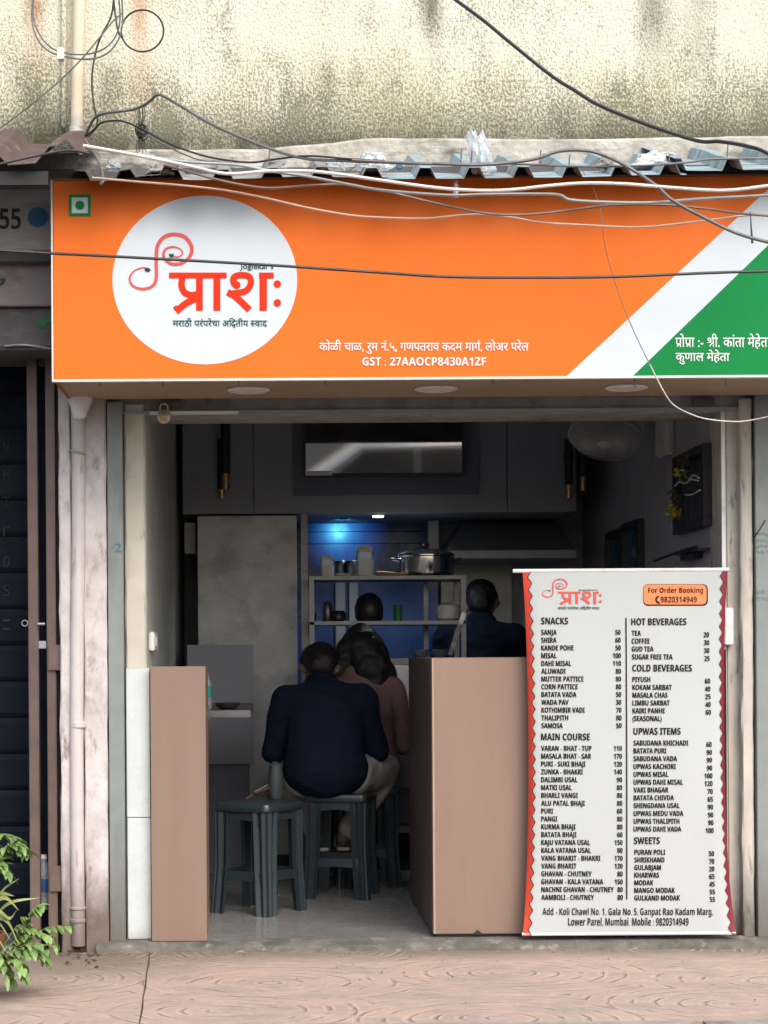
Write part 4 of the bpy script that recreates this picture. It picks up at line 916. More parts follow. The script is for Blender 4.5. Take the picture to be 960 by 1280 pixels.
# kitchen work table
YT = 2.03
kt = thing('work_table', 'stainless kitchen work table behind the seated people', 'table', (XX(480, YT), YT, 0))
tx0, tx1 = XX(388, YT), XX(655, YT)
ztt = ZZ(823, YT, 490)
MB().box(tx0, tx1, YT, 2.62, ztt - .03, ztt).build('top', M['steel'], kt, bevel=.003)
MB().box(tx0 + .01, tx1 - .01, YT + .012, 2.6, ZZ(893, YT, 490), ztt - .031).build('drawer_front', mat('pale_steel_drawer', (.50, .50, .53), .35, metal=.55), kt, bevel=.003)
MB().box(tx0 + .01, tx1 - .01, YT + .006, YT + .03, ZZ(903, YT, 490), ZZ(893.6, YT, 490)).build('rail', M['steel'], kt)
MB().box(tx0 + .02, tx1 - .02, YT + .05, 2.58, ZZ(985, YT, 490), ZZ(903.5, YT, 490)).build('inner_panel', M['laminate_grey'], kt)
MB().box(tx0 + .02, tx1 - .02, YT + .12, 2.58, ZZ(1032, YT, 490), ZZ(985.5, YT, 490)).build('inner_panel', M['laminate_dark'], kt)
MB().box(tx0, tx1, YT + .0, 2.6, ZZ(1041, YT, 490), ZZ(1033, YT, 490)).build('lower_shelf', M['steel'], kt, bevel=.002)
MB().box(tx0 + .02, tx1 - .02, YT + .02, 2.58, 0, .02).build('foot_rail', M['dull_steel'], kt)
for sx in (tx0 + .02, tx1 - .02):
    for sy in (YT + .03, 2.57): MB().tube([(sx, sy, 0), (sx, sy, ztt - .03)], .018, 10).build('leg', M['steel'], kt)
MB().box(tx0, tx1, 2.63, 2.66, 0, ztt - .04).build('rear_panel', M['black_paint'], kt)
# rack on the table
YR = 2.10
rk = thing('steel_rack', 'two shelf steel rack on the work table holding the cooking pot', 'rack', (XX(485, YR), YR, ztt))
rx0, rx1 = XX(387, YR), XX(583, YR); zs1, zs2 = ZZ(722, YR, 480), ZZ(778.5, YR, 480)
for nm, z in (('shelf', zs1), ('shelf', zs2)):
    MB().box(rx0, rx1, YR, YR + .36, z - .009, z + .009).build(nm, M['steel'], rk, bevel=.002)
for sx, sy in ((rx0 + .012, YR + .012), (rx1 - .012, YR + .012), (rx0 + .012, YR + .34), (rx1 - .012, YR + .34), (XX(540, YR), YR + .34)):
    MB().box(sx - .012, sx + .012, sy - .012, sy + .012, ztt, zs1 - .0095).build('leg', M['steel'], rk, bevel=.001)
a, b = P(580, 766, YR - .005), P(562, 819, YR - .005)
dv = (b - a).normalized(); nn = Vector((dv.z, 0, -dv.x)) * .011
MB().prism([a + nn, a - nn, b - nn, b + nn], (0, -.006, 0)).build('brace', M['bright_steel'], rk)
def lathe_thing(name, label, cat, px, py, Y, prof, m, group=None, scale=1., n=24):
    q = P(px, py, Y); return MB().lathe(q, [(r * scale, h * scale) for r, h in prof], n).solo(name, m, label, cat, group, smooth=True)
zt1 = zs1 + .0092
def at(px, Y, z): return Vector((XX(px, Y, 720), Y, z))
# pot with lid
q = at(533, YR + .17, zt1)
pt = thing('cooking_pot', 'large polished steel cooking pot with lid on the top shelf', 'pot', q)
MB().lathe(q, [(.118, 0), (.130, .006), (.134, .02), (.134, .095), (.139, .10), (.139, .104)], 40).build('body', M['bright_steel'], pt, smooth=True)
pl_ = MB().lathe(q + Vector((0, 0, .1045)), [(.138, 0), (.136, .006), (.10, .022), (.04, .032), (.012, .034)], 40).build('lid', M['bright_steel'], pt, smooth=True)
MB().lathe(q + Vector((0, 0, .139)), [(.007, 0), (.008, .008), (.018, .014), (.016, .022), (.006, .024)], 16).build('lid_knob', M['black_plastic'], pl_, smooth=True)
for s in (-1, 1): MB().tube([q + Vector((s * .132, -.03, .082)), q + Vector((s * .165, -.025, .086)), q + Vector((s * .165, .025, .086)), q + Vector((s * .132, .03, .082))], .006, 8, 4).build('handle', M['steel'], pt, smooth=True)
def box_jar(px, Y, w, h, label, z=zt1):
    q = at(px, Y, z); t = thing('storage_jar', label, 'jar', q)
    jb_ = MB().prism([q + Vector((w * a, w * b, 0)) for a, b in ((-.36, -.5), (.36, -.5), (.5, -.36), (.5, .36), (.36, .5), (-.36, .5), (-.5, .36), (-.5, -.36))], (0, 0, h * .8)).build('body', M['glass'], t, bevel=.003)
    MB().add([q + Vector((w * a, w * b, z)) for z, k in ((h * .805, 1), (h, .7)) for a, b in ((-.46 * k, -.46 * k), (.46 * k, -.46 * k), (.46 * k, .46 * k), (-.46 * k, .46 * k))], [(0, 1, 5, 4), (1, 2, 6, 5), (2, 3, 7, 6), (3, 0, 4, 7), (4, 5, 6, 7), (0, 3, 2, 1)]).build('lid', M['white_plastic'], jb_, bevel=.002)
    MB().prism([q + Vector((w * a, w * b, .004)) for a, b in ((-.33, -.4), (.33, -.4), (.4, .33), (-.4, .33))], (0, 0, h * .5)).build('contents', M['paper'], jb_)
box_jar(409, YR + .10, .066, .104, 'short clear storage jar at the left end of the top shelf')
box_jar(456, YR + .08, .086, .148, 'tall clear storage jar in the middle of the top shelf')
for i, (px, h) in enumerate(((425, .085), (438, .085))):
    MB().lathe(at(px, YR + .25, zt1), [(.024, 0), (.026, .003), (.026, h - .004), (.023, h)], 18).solo('spice_tin', M['steel'], ['steel spice tin just right of the short jar', 'steel spice tin beside the tall jar'][i], 'tin', 'tins on the rack', smooth=True)
MB().lathe(at(429, YR + .06, zt1), [(.030, 0), (.042, .010), (.044, .014), (.040, .014), (.028, .004)], 24).solo('small_dish', M['white_plastic'], 'small white dish between the two clear jars', 'dish', smooth=True)
cl = MB(); q = at(486, YR + .10, zt1)
cl.tube([q + Vector((-.06, -.01, .012)), q + Vector((-.02, .0, .014)), q + Vector((.05, -.02, .008)), q + Vector((.09, -.02, .008))], [.014, .007], 8, 5)
cl.solo('folded_cloth', M['ochre'], 'ochre cloth left of the cooking pot', 'cloth', smooth=True)
zt3 = zs2 + .0092
MB().lathe(at(409, YR + .1, zt3), [(.022, 0), (.024, .003), (.024, .075), (.014, .09), (.011, .10)], 18).solo('steel_flask', M['steel'], 'slim steel flask on the lower rack shelf', 'flask', smooth=True)
MB().lathe(at(422, YR + .18, zt3), [(.025, 0), (.04, .012), (.042, .035), (.032, .05), (.034, .054)], 20).solo('small_pot', M['black_plastic'], 'small black pot right of the slim flask', 'pot', smooth=True)
MB().lathe(at(391, YR + .12, zt3), [(.014, 0), (.016, .035), (.012, .045)], 14).solo('shaker', M['steel'], 'tiny shaker at the left end of the lower shelf', 'shaker', smooth=True)
MB().lathe(at(461, YR + .26, zt3), [(.055, 0), (.068, .02), (.072, .07), (.058, .115), (.03, .138), (.006, .145)], 28).solo('covered_pan', M['black_plastic'], 'big dark domed pan in the middle of the lower shelf', 'pan', smooth=True)
MB().lathe(at(497, YR + .15, zt3), [(.020, 0), (.023, .075), (.024, .08)], 18).solo('tumbler', M['green_glass'], 'green plastic tumbler on the lower shelf', 'tumbler', smooth=True)
wb2 = MB(); q = at(560, YR + .13, zt3)
wb2.lathe(q, [(.040, 0), (.056, .012), (.060, .05), (.052, .075), (.02, .09)], 24); wb2.v = [v + Vector((.007 * mnoise.noise(v * 22), .005 * mnoise.noise(v * 19), .004 * mnoise.noise(v * 33))) for v in wb2.v]
wb2.solo('plastic_bag', M['white_plastic'], 'crumpled pale bag at the right end of the lower shelf', 'bag', smooth=True)
for i, px in enumerate((525, 549)):
    MB().lathe(at(px, YT + .2, ztt + .0005), [(.022, 0), (.036, .015), (.044, .042), (.040, .042), (.03, .012)], 24).solo('glass_bowl', M['glass'], ['clear bowl on the work table left of the steel brace', 'clear bowl on the work table right beside the steel brace'][i], 'bowl', 'bowls on the work table', smooth=True)

# wall ledge at left with plate and bottle
wl = thing('wall_ledge', 'steel edged wall ledge behind the left counter', 'shelf', (XL, .6, ZZ(892, .45, 280)))
zl = ZZ(888, .45, 280)
MB().box(XL + .003, XX(313, .45), .45, 1.6, zl - .028, zl).build('top', M['steel'], wl, bevel=.003)
MB().prism([(XL + .003, .47, zl - .0285), (XX(264, .47), .47, zl - .0285), (XL + .003, .47, zl - .15)], (0, .02, 0)).build('bracket', M['white_plastic'], wl)
MB().prism([(XL + .003, 1.47, zl - .0285), (XX(264, .47), 1.47, zl - .0285), (XL + .003, 1.47, zl - .15)], (0, .02, 0)).build('bracket', M['white_plastic'], wl)
q = Vector((XX(284, .62), .62, zl + .0003))
MB().lathe(q, [(.03, 0), (.045, .012), (.052, .026), (.049, .026), (.03, .006)], 24).solo('black_bowl', M['black_plastic'], 'shallow black bowl on the wall ledge', 'bowl', smooth=True)
q = Vector((XX(259, .62), .62, zl + .0003)); bt = thing('small_bottle', 'small bottle with teal label on the wall ledge', 'bottle', q)
MB().lathe(q, [(.018, 0), (.02, .003), (.02, .07), (.02, .10), (.009, .125), (.009, .14)], 16).build('body', M['glass'], bt, smooth=True)
MB().lathe(q + Vector((0, 0, .05)), [(.0206, 0), (.0206, .045)], 16).build('label', M['teal'], bt)

#-------------------------------------------------------------------- right wall: fan, frames, little shelf
q = P(757, 547, 1.15)
fn = thing('wall_fan', 'grey wall fan tilted down from the right wall', 'fan', q)
ax = Vector((-.20, -.40, -.90)).normalized(); rq = ax.to_track_quat('Z', 'Y').to_matrix().to_4x4()
fx = Matrix.Translation(q) @ rq
rad = .158
mb = MB()
for rr_ in (rad, rad * .97): mb.tube([(rr_ * math.cos(2 * math.pi * k / 48), rr_ * math.sin(2 * math.pi * k / 48), .0 if rr_ == rad else -.045) for k in range(49)], .004, 6)
mb.xf(fx).build('rim', M['fan_cage'], fn, smooth=True)
mb = MB()
for k in range(84):
    a = 2 * math.pi * k / 84; c, s = math.cos(a), math.sin(a)
    mb.tube([(.035 * c, .035 * s, .038), (rad * .6 * c, rad * .6 * s, .034), (rad * .93 * c, rad * .93 * s, .016), (rad * c, rad * s, 0)], .0023, 4)
    mb.tube([(.05 * c, .05 * s, -.07), (rad * .7 * c, rad * .7 * s, -.066), (rad * .97 * c, rad * .97 * s, -.045)], .0011, 4)
for rr_ in (.05, .07, .09, .11, .13): mb.tube([(rr_ * math.cos(2 * math.pi * k / 36), rr_ * math.sin(2 * math.pi * k / 36), .034) for k in range(37)], .0014, 4)
mb.xf(fx).build('guard', M['fan_cage'], fn)
for k in range(5):
    a0 = k * 2 * math.pi / 5; vs = []
    for j in range(5):
        r_ = .03 + .11 * j / 4; wdt = .42 + .25 * math.sin(math.pi * (j + .6) / 5)
        for e, zz in ((-1, -.012), (1, .010)):
            a = a0 + e * wdt + .25 * j / 4; vs.append((r_ * math.cos(a), r_ * math.sin(a), zz - .015))
    MB().add(vs, [(2 * j, 2 * j + 1, 2 * j + 3, 2 * j + 2) for j in range(4)]).xf(fx).build('blade', M['fan_cage'], fn, smooth=True)
MB().lathe((0, 0, 0), [(.034, .0), (.034, .036), (.026, .042)], 20).xf(fx).build('hub', M['white_plastic'], fn, smooth=True)
MB().lathe((0, 0, 0), [(.05, -.07), (.052, -.10), (.04, -.14), (.015, -.15)], 20).xf(fx).build('motor', M['white_plastic'], fn, smooth=True)
am = fx @ Vector((0, 0, -.13)); wlx = Vector((XR, 1.1, am.z - .02))
MB().tube([am, am + Vector((.05, 0, .01)), wlx + Vector((-.02, 0, 0))], .014, 10, 4).build('arm', M['white_plastic'], fn, smooth=True)
bq = P(828, 540, .9)
MB().box(XR - .045, XR - .001, .93, 1.14, ZZ(568, .95, 828), ZZ(500, .95, 828)).build('wall_plate', M['white_plastic'], fn, bevel=.012)
MB().tube([wlx + Vector((-.04, -.03, .03)), wlx + Vector((-.07, -.06, .01)), wlx + Vector((-.03, -.05, -.02))], .006, 8, 4).build('swivel', M['pale_metal'], fn)
# shadow box frame with dried flowers
def wall_frame(name, label, cat, y0, y1, z0, z1, fwid, back, dep=.03):
    t = thing(name, label, cat, (XR, (y0 + y1) / 2, z0))
    x = XR - .001
    MB().box(x - .006, x, y0 + .004, y1 - .004, z0 + .004, z1 - .004).build('backing', back, t)
    for bx in ((y0, y1, z0, z0 + fwid), (y0, y1, z1 - fwid, z1), (y0, y0 + fwid, z0 + fwid + .0005, z1 - fwid - .0005), (y1 - fwid, y1, z0 + fwid + .0005, z1 - fwid - .0005)):
        MB().box(x - dep, x, *bx).build('frame_bar', M['frame_dark'], t, bevel=.002)
    return t
fy0, fy1 = .26, .82; fz0, fz1 = ZZ(658, .3, 885), ZZ(555, .3, 885)
ff = wall_frame('flower_picture', 'dark framed panel with yellow flowers and white twigs', 'wall decor', fy0, fy1, fz0, fz1, .035, M['art_dark'], .04)
MB().box(XR - .035, XR - .0075, .52, .56, fz0 + .036, fz1 - .036).build('mullion', M['frame_dark'], ff)
random.seed(3)
def blob(c, r, k=7):
    mb = MB()
    for i in range(k):
        o = Vector((random.uniform(-1, 1), random.uniform(-1.6, 1.6), random.uniform(-1, 1))) * r
        u = Vector((random.uniform(-1, 1), random.uniform(-1, 1), random.uniform(-1, 1))).normalized(); w = u.orthogonal().normalized()
        cc = Vector(c) + o; s = r * .75
        mb.add([cc + u * s, cc + w * s * .7, cc - u * s, cc - w * s * .7, cc + u.cross(w) * s * .5], [(0, 1, 4), (1, 2, 4), (2, 3, 4), (3, 0, 4)])
    return mb
for py, px, r in ((590, 868, .016), (596, 871, .014), (638, 861, .020), (641, 866, .016)):
    yy = 2380 * XR / (px - 335 + .0) - 7 + .0; yy = max(.3, min(.75, yy)); blob((XR - .06, yy, ZZ(py, yy, px)), r, 14).build('flower', M['flower'], ff)
for py, px, r in ((580, 856, .02), (593, 858, .018), (618, 845, .016), (575, 862, .018), (622, 851, .014)):
    yy = 2380 * (XR - .05) / (px - 335) - 7; yy = max(.3, min(.85, yy)); blob((XR - .06, yy, ZZ(py, yy, px)), r, 10).build('leaf_cluster', M['foliage_dark'], ff)
for pts in (((846, 592), (851, 587), (856, 589)), ((845, 604), (850, 601), (858, 606), (865, 604), (874, 609)), ((858, 620), (866, 623), (876, 621)), ((862, 604), (868, 600), (875, 606))):
    MB().tube([Vector((XR - .07, 2380 * (XR - .07) / (a - 335) - 7, ZZ(b, .5, a))) for a, b in pts], .0032, 6, 4).build('twig', M['twig'], ff)
wall_frame('picture_frame', 'blue glazed picture frame on the right wall nearer the street', 'picture', 1.60, 2.02, ZZ(790, 1.7, 795), ZZ(650, 1.7, 795), .03, M['art_blue'])
wall_frame('picture_frame', 'blue glazed picture frame on the right wall nearer the kitchen', 'picture', 2.05, 2.45, ZZ(790, 1.9, 774), ZZ(657, 1.9, 774), .03, M['art_blue'])
ws = thing('wall_hook_rail', 'narrow black hook rail on the wall below the flower frame', 'hook rail', (XR, .5, ZZ(690, .5, 850)))
zz = ZZ(688, .4, 850)
MB().box(XR - .05, XR - .001, .30, .72, zz - .005, zz + .005).build('rail', M['black_plastic'], ws)
MB().tube([(XR - .05, .34, zz + .012), (XR - .07, .55, zz + .004), (XR - .12, .8, zz - .02)], .006, 6, 4).build('rod', M['black_plastic'], ws)
MB().box(XR - .04, XR - .001, .45, .68, zz - .028, zz - .006).build('hook_plate', M['black_plastic'], ws)
MB().box(XR - .012, XR - .001, .92, .97, ZZ(664, .95, 828), ZZ(652, .95, 828)).solo('wall_clip', M['white_plastic'], 'small pale clip on the right wall below the fan', 'clip')

#==================================================================== STOOLS
def make_stool(label, group):
    t = thing('plastic_stool', label, 'stool', (0, 0, 0), group)
    H, a1, a0 = .45, .118, .140       # height, half-width at top and foot
    n = 5; ring = []
    r_ = .03
    for cx, cy, s in ((1, 1, 0), (-1, 1, 90), (-1, -1, 180), (1, -1, 270)):
        for k in range(n + 1):
            a = R(s + 90 * k / n); ring.append((cx * (.135 - r_) + r_ * math.cos(a), cy * (.135 - r_) + r_ * math.sin(a)))
    L = len(ring); vs = []; prof = [(1.0, H - .035), (1.03, H - .030), (1.03, H - .012), (1.0, H - .003), (.93, H), (.45, H - .002)]
    for k, z in prof: vs += [(x * k, y * k, z) for x, y in ring]
    fs = [(j * L + i, j * L + (i + 1) % L, (j + 1) * L + (i + 1) % L, (j + 1) * L + i) for j in range(len(prof) - 1) for i in range(L)] + [tuple((len(prof) - 1) * L + i for i in range(L)), tuple(range(L - 1, -1, -1))]
    MB().add(vs, fs).build('seat', M['stool'], t, smooth=True)
    for q in range(4):
        vs = []; w = .062
        prof = []
        m_ = 24
        for i in range(m_ + 1):           # fluted outer skin of an angle-shaped leg
            u = -1 + 2 * i / m_; flute = .0065 * math.cos(u * math.pi * 4)
            if abs(u) > .22: d_ = (abs(u) - .22) / .78 * w; pt = (-d_, flute) if u < 0 else (flute, -d_)
            else: ang = R(45 - u / .22 * 45); pt = (-.012 + (.012 + flute) * math.cos(ang), -.012 + (.012 + flute) * math.sin(ang))
            prof.append(pt)
        inner = [(-w, -.012), (-.016, -.014), (-.014, -.016), (-.012, -w)]
        sec = prof + inner[::-1]; K = len(sec)
        for z, a, sc in ((0, a0, .86), (.012, a0 - .0005, .9), (.20, (a0 + a1) / 2, .95), (H - .036, a1 + .012, 1.08)):
            vs += [((a + x * sc), (a + y * sc), z) for x, y in sec]
        fs = [(j * K + i, j * K + (i + 1) % K, (j + 1) * K + (i + 1) % K, (j + 1) * K + i) for j in range(3) for i in range(K)] + [tuple(range(K - 1, -1, -1)), tuple(3 * K + i for i in range(K))]
        mb = MB().add(vs, fs).xf(Matrix.Rotation(R(90 * q), 4, 'Z')); mb.build('leg', M['stool'], t, smooth=True)
        # apron and stretcher on this side (between this leg and the next)
        ap = MB(); A = a1 + .012
        pts = [(-.085, H - .036), (.085, H - .036), (.085, H - .10), (.062, H - .072), (0, H - .066), (-.062, H - .072), (-.085, H - .10)]
        ap.prism([(x, A - .004, z) for x, z in pts], (0, -.008, 0)).xf(Matrix.Rotation(R(90 * q), 4, 'Z')).build('apron', M['stool'], t)
        A = a0 - .010
        pts = [(-.10, .175), (.10, .175), (.10, .10), (.085, .135), (.0, .140), (-.085, .135), (-.10, .10)]
        ap = MB().prism([(x, A - .002, z) for x, z in pts], (0, -.008, 0)).xf(Matrix.Rotation(R(90 * q), 4, 'Z')); ap.build('stretcher', M['stool'], t)
    return t
SG = 'plastic stools inside the eatery'
s1 = make_stool('empty dark plastic stool nearest the entrance with the bag on it', SG)
s2 = copy_tree(s1); s2['label'] = 'dark plastic stool on which the man in navy sits'
s3 = copy_tree(s1); s3['label'] = 'dark plastic stool under the woman with long hair'
s1.location = (XX(322, .78), .78, 0); s1.rotation_euler.z = R(56)
s2.location = (XX(425, 1.27), 1.27, 0); s2.rotation_euler.z = R(-13)
s3.location = (XX(456, 1.66), 1.66, 0); s3.rotation_euler.z = R(4)
# bag on the front stool
q = Vector((XX(343, .93), .89, .4503))
bg_ = thing('handbag', 'dark green cloth bag with red brown strap lying on the front stool', 'bag', q)
mb = MB().lathe(q, [(.030, 0), (.036, .02), (.034, .09), (.026, .14), (.010, .155)], 16); mb.v = [Vector((q.x + (v.x - q.x) * .95 + .006 * mnoise.noise(v * 20), q.y + (v.y - q.y) * 1.4, v.z)) for v in mb.v]
mb.build('body', M['bag'], bg_, smooth=True)
MB().tube([q + Vector((-.02, -.03, .05)), q + Vector((-.07, -.05, .035)), q + Vector((-.11, -.06, .012)), q + Vector((-.125, -.07, .006))], .005, 6, 5).build('strap', M['strap'], bg_, smooth=True)
MB().tube([q + Vector((-.025, -.04, .03)), q + Vector((-.06, -.07, .022)), q + Vector((-.09, -.05, .03)), q + Vector((-.03, -.03, .06))], .004, 6, 5).build('strap', M['black_plastic'], bg_, smooth=True)

#==================================================================== PEOPLE (skinned figures)
def blob_mesh(name, m, segs, parent=None, voxel=.012, smooth=5, post=None):
    """one continuous surface: tapered capsules (p0, r0, p1, r1; r may be (wide, deep)) fused by a voxel remesh"""
    mb = MB()
    for (p0, r0, p1, r1) in segs:
        p0, p1 = Vector(p0), Vector(p1); r0 = r0 if isinstance(r0, tuple) else (r0, r0); r1 = r1 if isinstance(r1, tuple) else (r1, r1)
        ax = p1 - p0; L = ax.length
        if L < 1e-5: ax = Vector((0, 0, 1))
        ax.normalize(); a = Vector((1, 0, 0)) - ax * ax.x
        if a.length < .25: a = Vector((0, 1, 0)) - ax * ax.y
        a.normalize(); b = ax.cross(a); n, h = 16, 5; vs, fs = [], []
        rows = [(p0 - ax * min(r0) * math.cos(math.pi / 2 * k / h), r0, math.sin(math.pi / 2 * k / h)) for k in range(h + 1)] + [(p1 + ax * min(r1) * math.sin(math.pi / 2 * k / h), r1, math.cos(math.pi / 2 * k / h)) for k in range(h + 1)]
        for c, r_, f in rows:
            f = max(f, .01)
            for i in range(n): t_ = 2 * math.pi * i / n; vs.append(c + a * math.cos(t_) * r_[0] * f + b * math.sin(t_) * r_[1] * f)
        for j in range(len(rows) - 1):
            for i in range(n): fs.append((j * n + i, j * n + (i + 1) % n, (j + 1) * n + (i + 1) % n, (j + 1) * n + i))
        fs += [tuple(range(n - 1, -1, -1)), tuple((len(rows) - 1) * n + i for i in range(n))]
        mb.add(vs, fs)
    o = mb.build(name, m)
    md = o.modifiers.new('remesh', 'REMESH'); md.mode = 'VOXEL'; md.voxel_size = voxel
    if smooth: sm_ = o.modifiers.new('smooth', 'SMOOTH'); sm_.factor = .5; sm_.iterations = smooth
    bpy.context.view_layer.update()
    me2 = bpy.data.meshes.new_from_object(o.evaluated_get(bpy.context.evaluated_depsgraph_get()))
    bpy.data.objects.remove(o); me2.materials.clear(); me2.materials.append(m); me2.name = name
    if post:
        for v in me2.vertices: v.co = post(v.co.copy())
    for p in me2.polygons: p.use_smooth = True
    r = bpy.data.objects.new(name, me2); COL.objects.link(r)
    if parent: r.parent = parent
    return r
def skin(name, m, verts, edges, radii, parent=None, sub=2, voxel=None, post=None, smooth=None):
    f = lambda r_: r_
    small = max(max(r_) if isinstance(r_, tuple) else r_ for r_ in radii) < .03
    return blob_mesh(name, m, [(verts[a], radii[a], verts[b], radii[b]) for a, b in edges], parent, voxel or (.0035 if small else .011), smooth if smooth is not None else (2 if small else 6), post)
def person(loc, rz, label, J, top_m, leg_m, hand_reach, long_hair=False, sleeve=1.0, standing=False):
    """J holds the joints in the person's own frame (x right, y forward, z up)"""
    t = thing('person', label, 'person', loc, None, rz)
    V = lambda k, s=1: Vector((J[k][0] * s, J[k][1], J[k][2]))
    g = lambda k: [Vector(J[k + '_l']), Vector(J[k + '_r'])]
    hipL, hipR = g('hip'); knL, knR = g('knee'); anL, anR = g('ankle'); shL, shR = g('shoulder'); elL, elR = g('elbow'); wrL, wrR = g('wrist')
    pel, spi, che, nec, hea = (Vector(J[k]) for k in ('pelvis', 'spine', 'chest', 'neck', 'head'))
    up = (hea - nec).normalized(); fwd = Vector(J['face']).normalized()
    # body: one continuous skin-coloured figure
    vs = [pel, spi, che, nec, nec + (hea - nec) * .45, hea, hea + up * .075]; es = [(0, 1), (1, 2), (2, 3), (3, 4), (4, 5), (5, 6)]; rs = [(.125, .09), (.115, .085), (.13, .09), .056, .052, (.072, .088), (.060, .072)]
    for sh_, el, wr, hd_ in ((shL, elL, wrL, J['hand_l']), (shR, elR, wrR, J['hand_r'])):
        b = len(vs); vs += [sh_, el, wr, Vector(hd_)]; es += [(2, b), (b, b + 1), (b + 1, b + 2), (b + 2, b + 3)]; rs += [.058, .040, .026, (.038, .018)]
    for hi, kn, an, toe in ((hipL, knL, anL, J['toe_l']), (hipR, knR, anR, J['toe_r'])):
        b = len(vs); toe = Vector(toe); vs += [hi, kn, an, an + (toe - an) * .35 + Vector((0, 0, -.03)), toe]; es += [(0, b), (b, b + 1), (b + 1, b + 2), (b + 2, b + 3), (b + 3, b + 4)]; rs += [.078, .055, .034, .034, (.034, .018)]
    segs = [(vs[a_], rs[a_], vs[b_], rs[b_]) for a_, b_ in es]
    for wr, hd_, sgn in ((wrL, Vector(J['hand_l']), -1), (wrR, Vector(J['hand_r']), 1)):      # four fingers and a thumb
        dirn = (hd_ - wr).normalized(); side = dirn.cross(Vector((0, 0, 1))).normalized(); dn = Vector((0, 0, -1))
        for k, ln in enumerate((.062, .075, .070, .055)):
            base = hd_ + side * (.030 - .020 * k)
            fv = [base - dirn * .01, base + dirn * ln * .5, base + dirn * ln * .8 + dn * ln * .35, base + dirn * ln * .85 + dn * ln * .62]; fr_ = [.0095, .0085, .0080, .0070]
            segs += [(fv[i], fr_[i], fv[i + 1], fr_[i + 1]) for i in range(3)]
        th0 = hd_ - dirn * .04 - side * sgn * .030; th1 = th0 - side * sgn * .022 + dirn * .025; th2 = th0 - side * sgn * .018 + dirn * .055 + dn * .015
        segs += [(th0, .012, th1, .010), (th1, .010, th2, .008)]
    sd = fwd.cross(up).normalized(); nz = hea + fwd * .083
    segs += [(nz - fwd * .01 + up * .03, .010, nz + fwd * .008, .012), (nz + fwd * .008, .012, nz + fwd * .014 - up * .018, .014)]
    for e in (-1, 1):
        c2 = hea + sd * e * .076 - fwd * .005; segs += [(c2 + up * .022, .012, c2 + sd * e * .008 - up * .0, .014), (c2 + sd * e * .008, .014, c2 - up * .025, .010)]
    body = blob_mesh('body', M['skin'], segs, t, .0065, 3)
    for e in (-1, 1):
        c = hea + fwd * .074 + sd * e * .030 + up * .030
        MB().lathe((0, 0, 0), [(.002, -.009), (.009, -.005), (.011, 0), (.009, .005), (.002, .009)], 12).xf(Matrix.Translation(c)).build('eye', M['white_plastic'], body, keep=True, smooth=True)
    ml = hea + fwd * .080 - up * .042
    MB().tube([ml - sd * .022 - fwd * .006, ml, ml + sd * .022 - fwd * .006], .005, 8, 3).build('mouth', M['strap'], body, keep=True, smooth=True)
    # shirt
    def ws(v):
        f = mnoise.noise(Vector((v.x * 7, v.y * 7, v.z * 16))) + .6 * mnoise.noise(Vector((v.x * 16 + 3, v.y * 14, v.z * 30)))
        f2 = 1 - abs(mnoise.noise(Vector((v.x * 5 + v.z * 4, v.y * 5, v.z * 9 - v.x * 3)))) * 2.2
        return v + Vector((.010 * mnoise.noise(v * 9), -.010 * f - .010 * max(0, f2), .005 * f))
    hem = pel + Vector((0, -.005, .02 if not standing else -.06))
    vs = [che, spi, pel, hem, nec - (nec - che) * .15]; es = [(0, 1), (1, 2), (2, 3), (0, 4)]; rs = [(.165, .120), (.170, .125), (.185, .135), (.185, .115), (.085, .07)]
    for sh_, el, wr in ((shL, elL, wrL), (shR, elR, wrR)):
        b = len(vs); cuff = el + (wr - el) * (.5 if sleeve >= 1 else .1); vs += [sh_, (sh_ + el) / 2, el, cuff]; es += [(0, b), (b, b + 1), (b + 1, b + 2), (b + 2, b + 3)]; rs += [.074, .063, .056, .048]
    skin('shirt', top_m, vs, es, rs, t, post=ws)
    # trousers
    vs = [pel + Vector((0, .02, .0))]; es = []; rs = [.105]
    for hi, kn, an in ((hipL, knL, anL), (hipR, knR, anR)):
        b = len(vs); vs += [hi, (hi + kn) / 2, kn, (kn + an) / 2, an + (kn - an) * .14]; es += [(0, b), (b, b + 1), (b + 1, b + 2), (b + 2, b + 3), (b + 3, b + 4)]; rs += [.100, .092, .074, .066, .056]
    skin('trousers', leg_m, vs, es, rs, t, post=ws)
    for an, toe in ((anL, Vector(J['toe_l'])), (anR, Vector(J['toe_r']))):
        heel = an - (toe - an).normalized() * .05; heel.z = toe.z
        sd_ = Vector((toe.y - heel.y, heel.x - toe.x, 0)).normalized() * .042
        z0 = toe.z - .024
        a, b = Vector((heel.x, heel.y, z0)), Vector((toe.x, toe.y, z0)); b = b + (b - a).normalized() * .03
        sol_ = MB().prism([a + sd_ * .7, a - sd_ * .7, b - sd_, b + sd_], (0, 0, .014)).build('sandal_sole', M['sole'], t, keep=True, bevel=.005)
        mid = (a + b) / 2 + Vector((0, 0, .014)); MB().tube([mid - sd_, mid - sd_ * .7 + Vector((0, 0, .045)), mid + sd_ * .7 + Vector((0, 0, .045)), mid + sd_], .009, 6, 4).build('sandal_strap', M['sandal'], sol_, keep=True)
    # hair
    back = -fwd
    hv = [hea + up * .05 + back * .012, hea + up * .095 + back * .0, hea + back * .05 + up * .02, hea + back * .055 - up * .03, hea + fwd * .045 + up * .085]
    hr = [.088, .066, .078, .066, .054]; he = [(0, 1), (0, 2), (2, 3), (1, 4)]
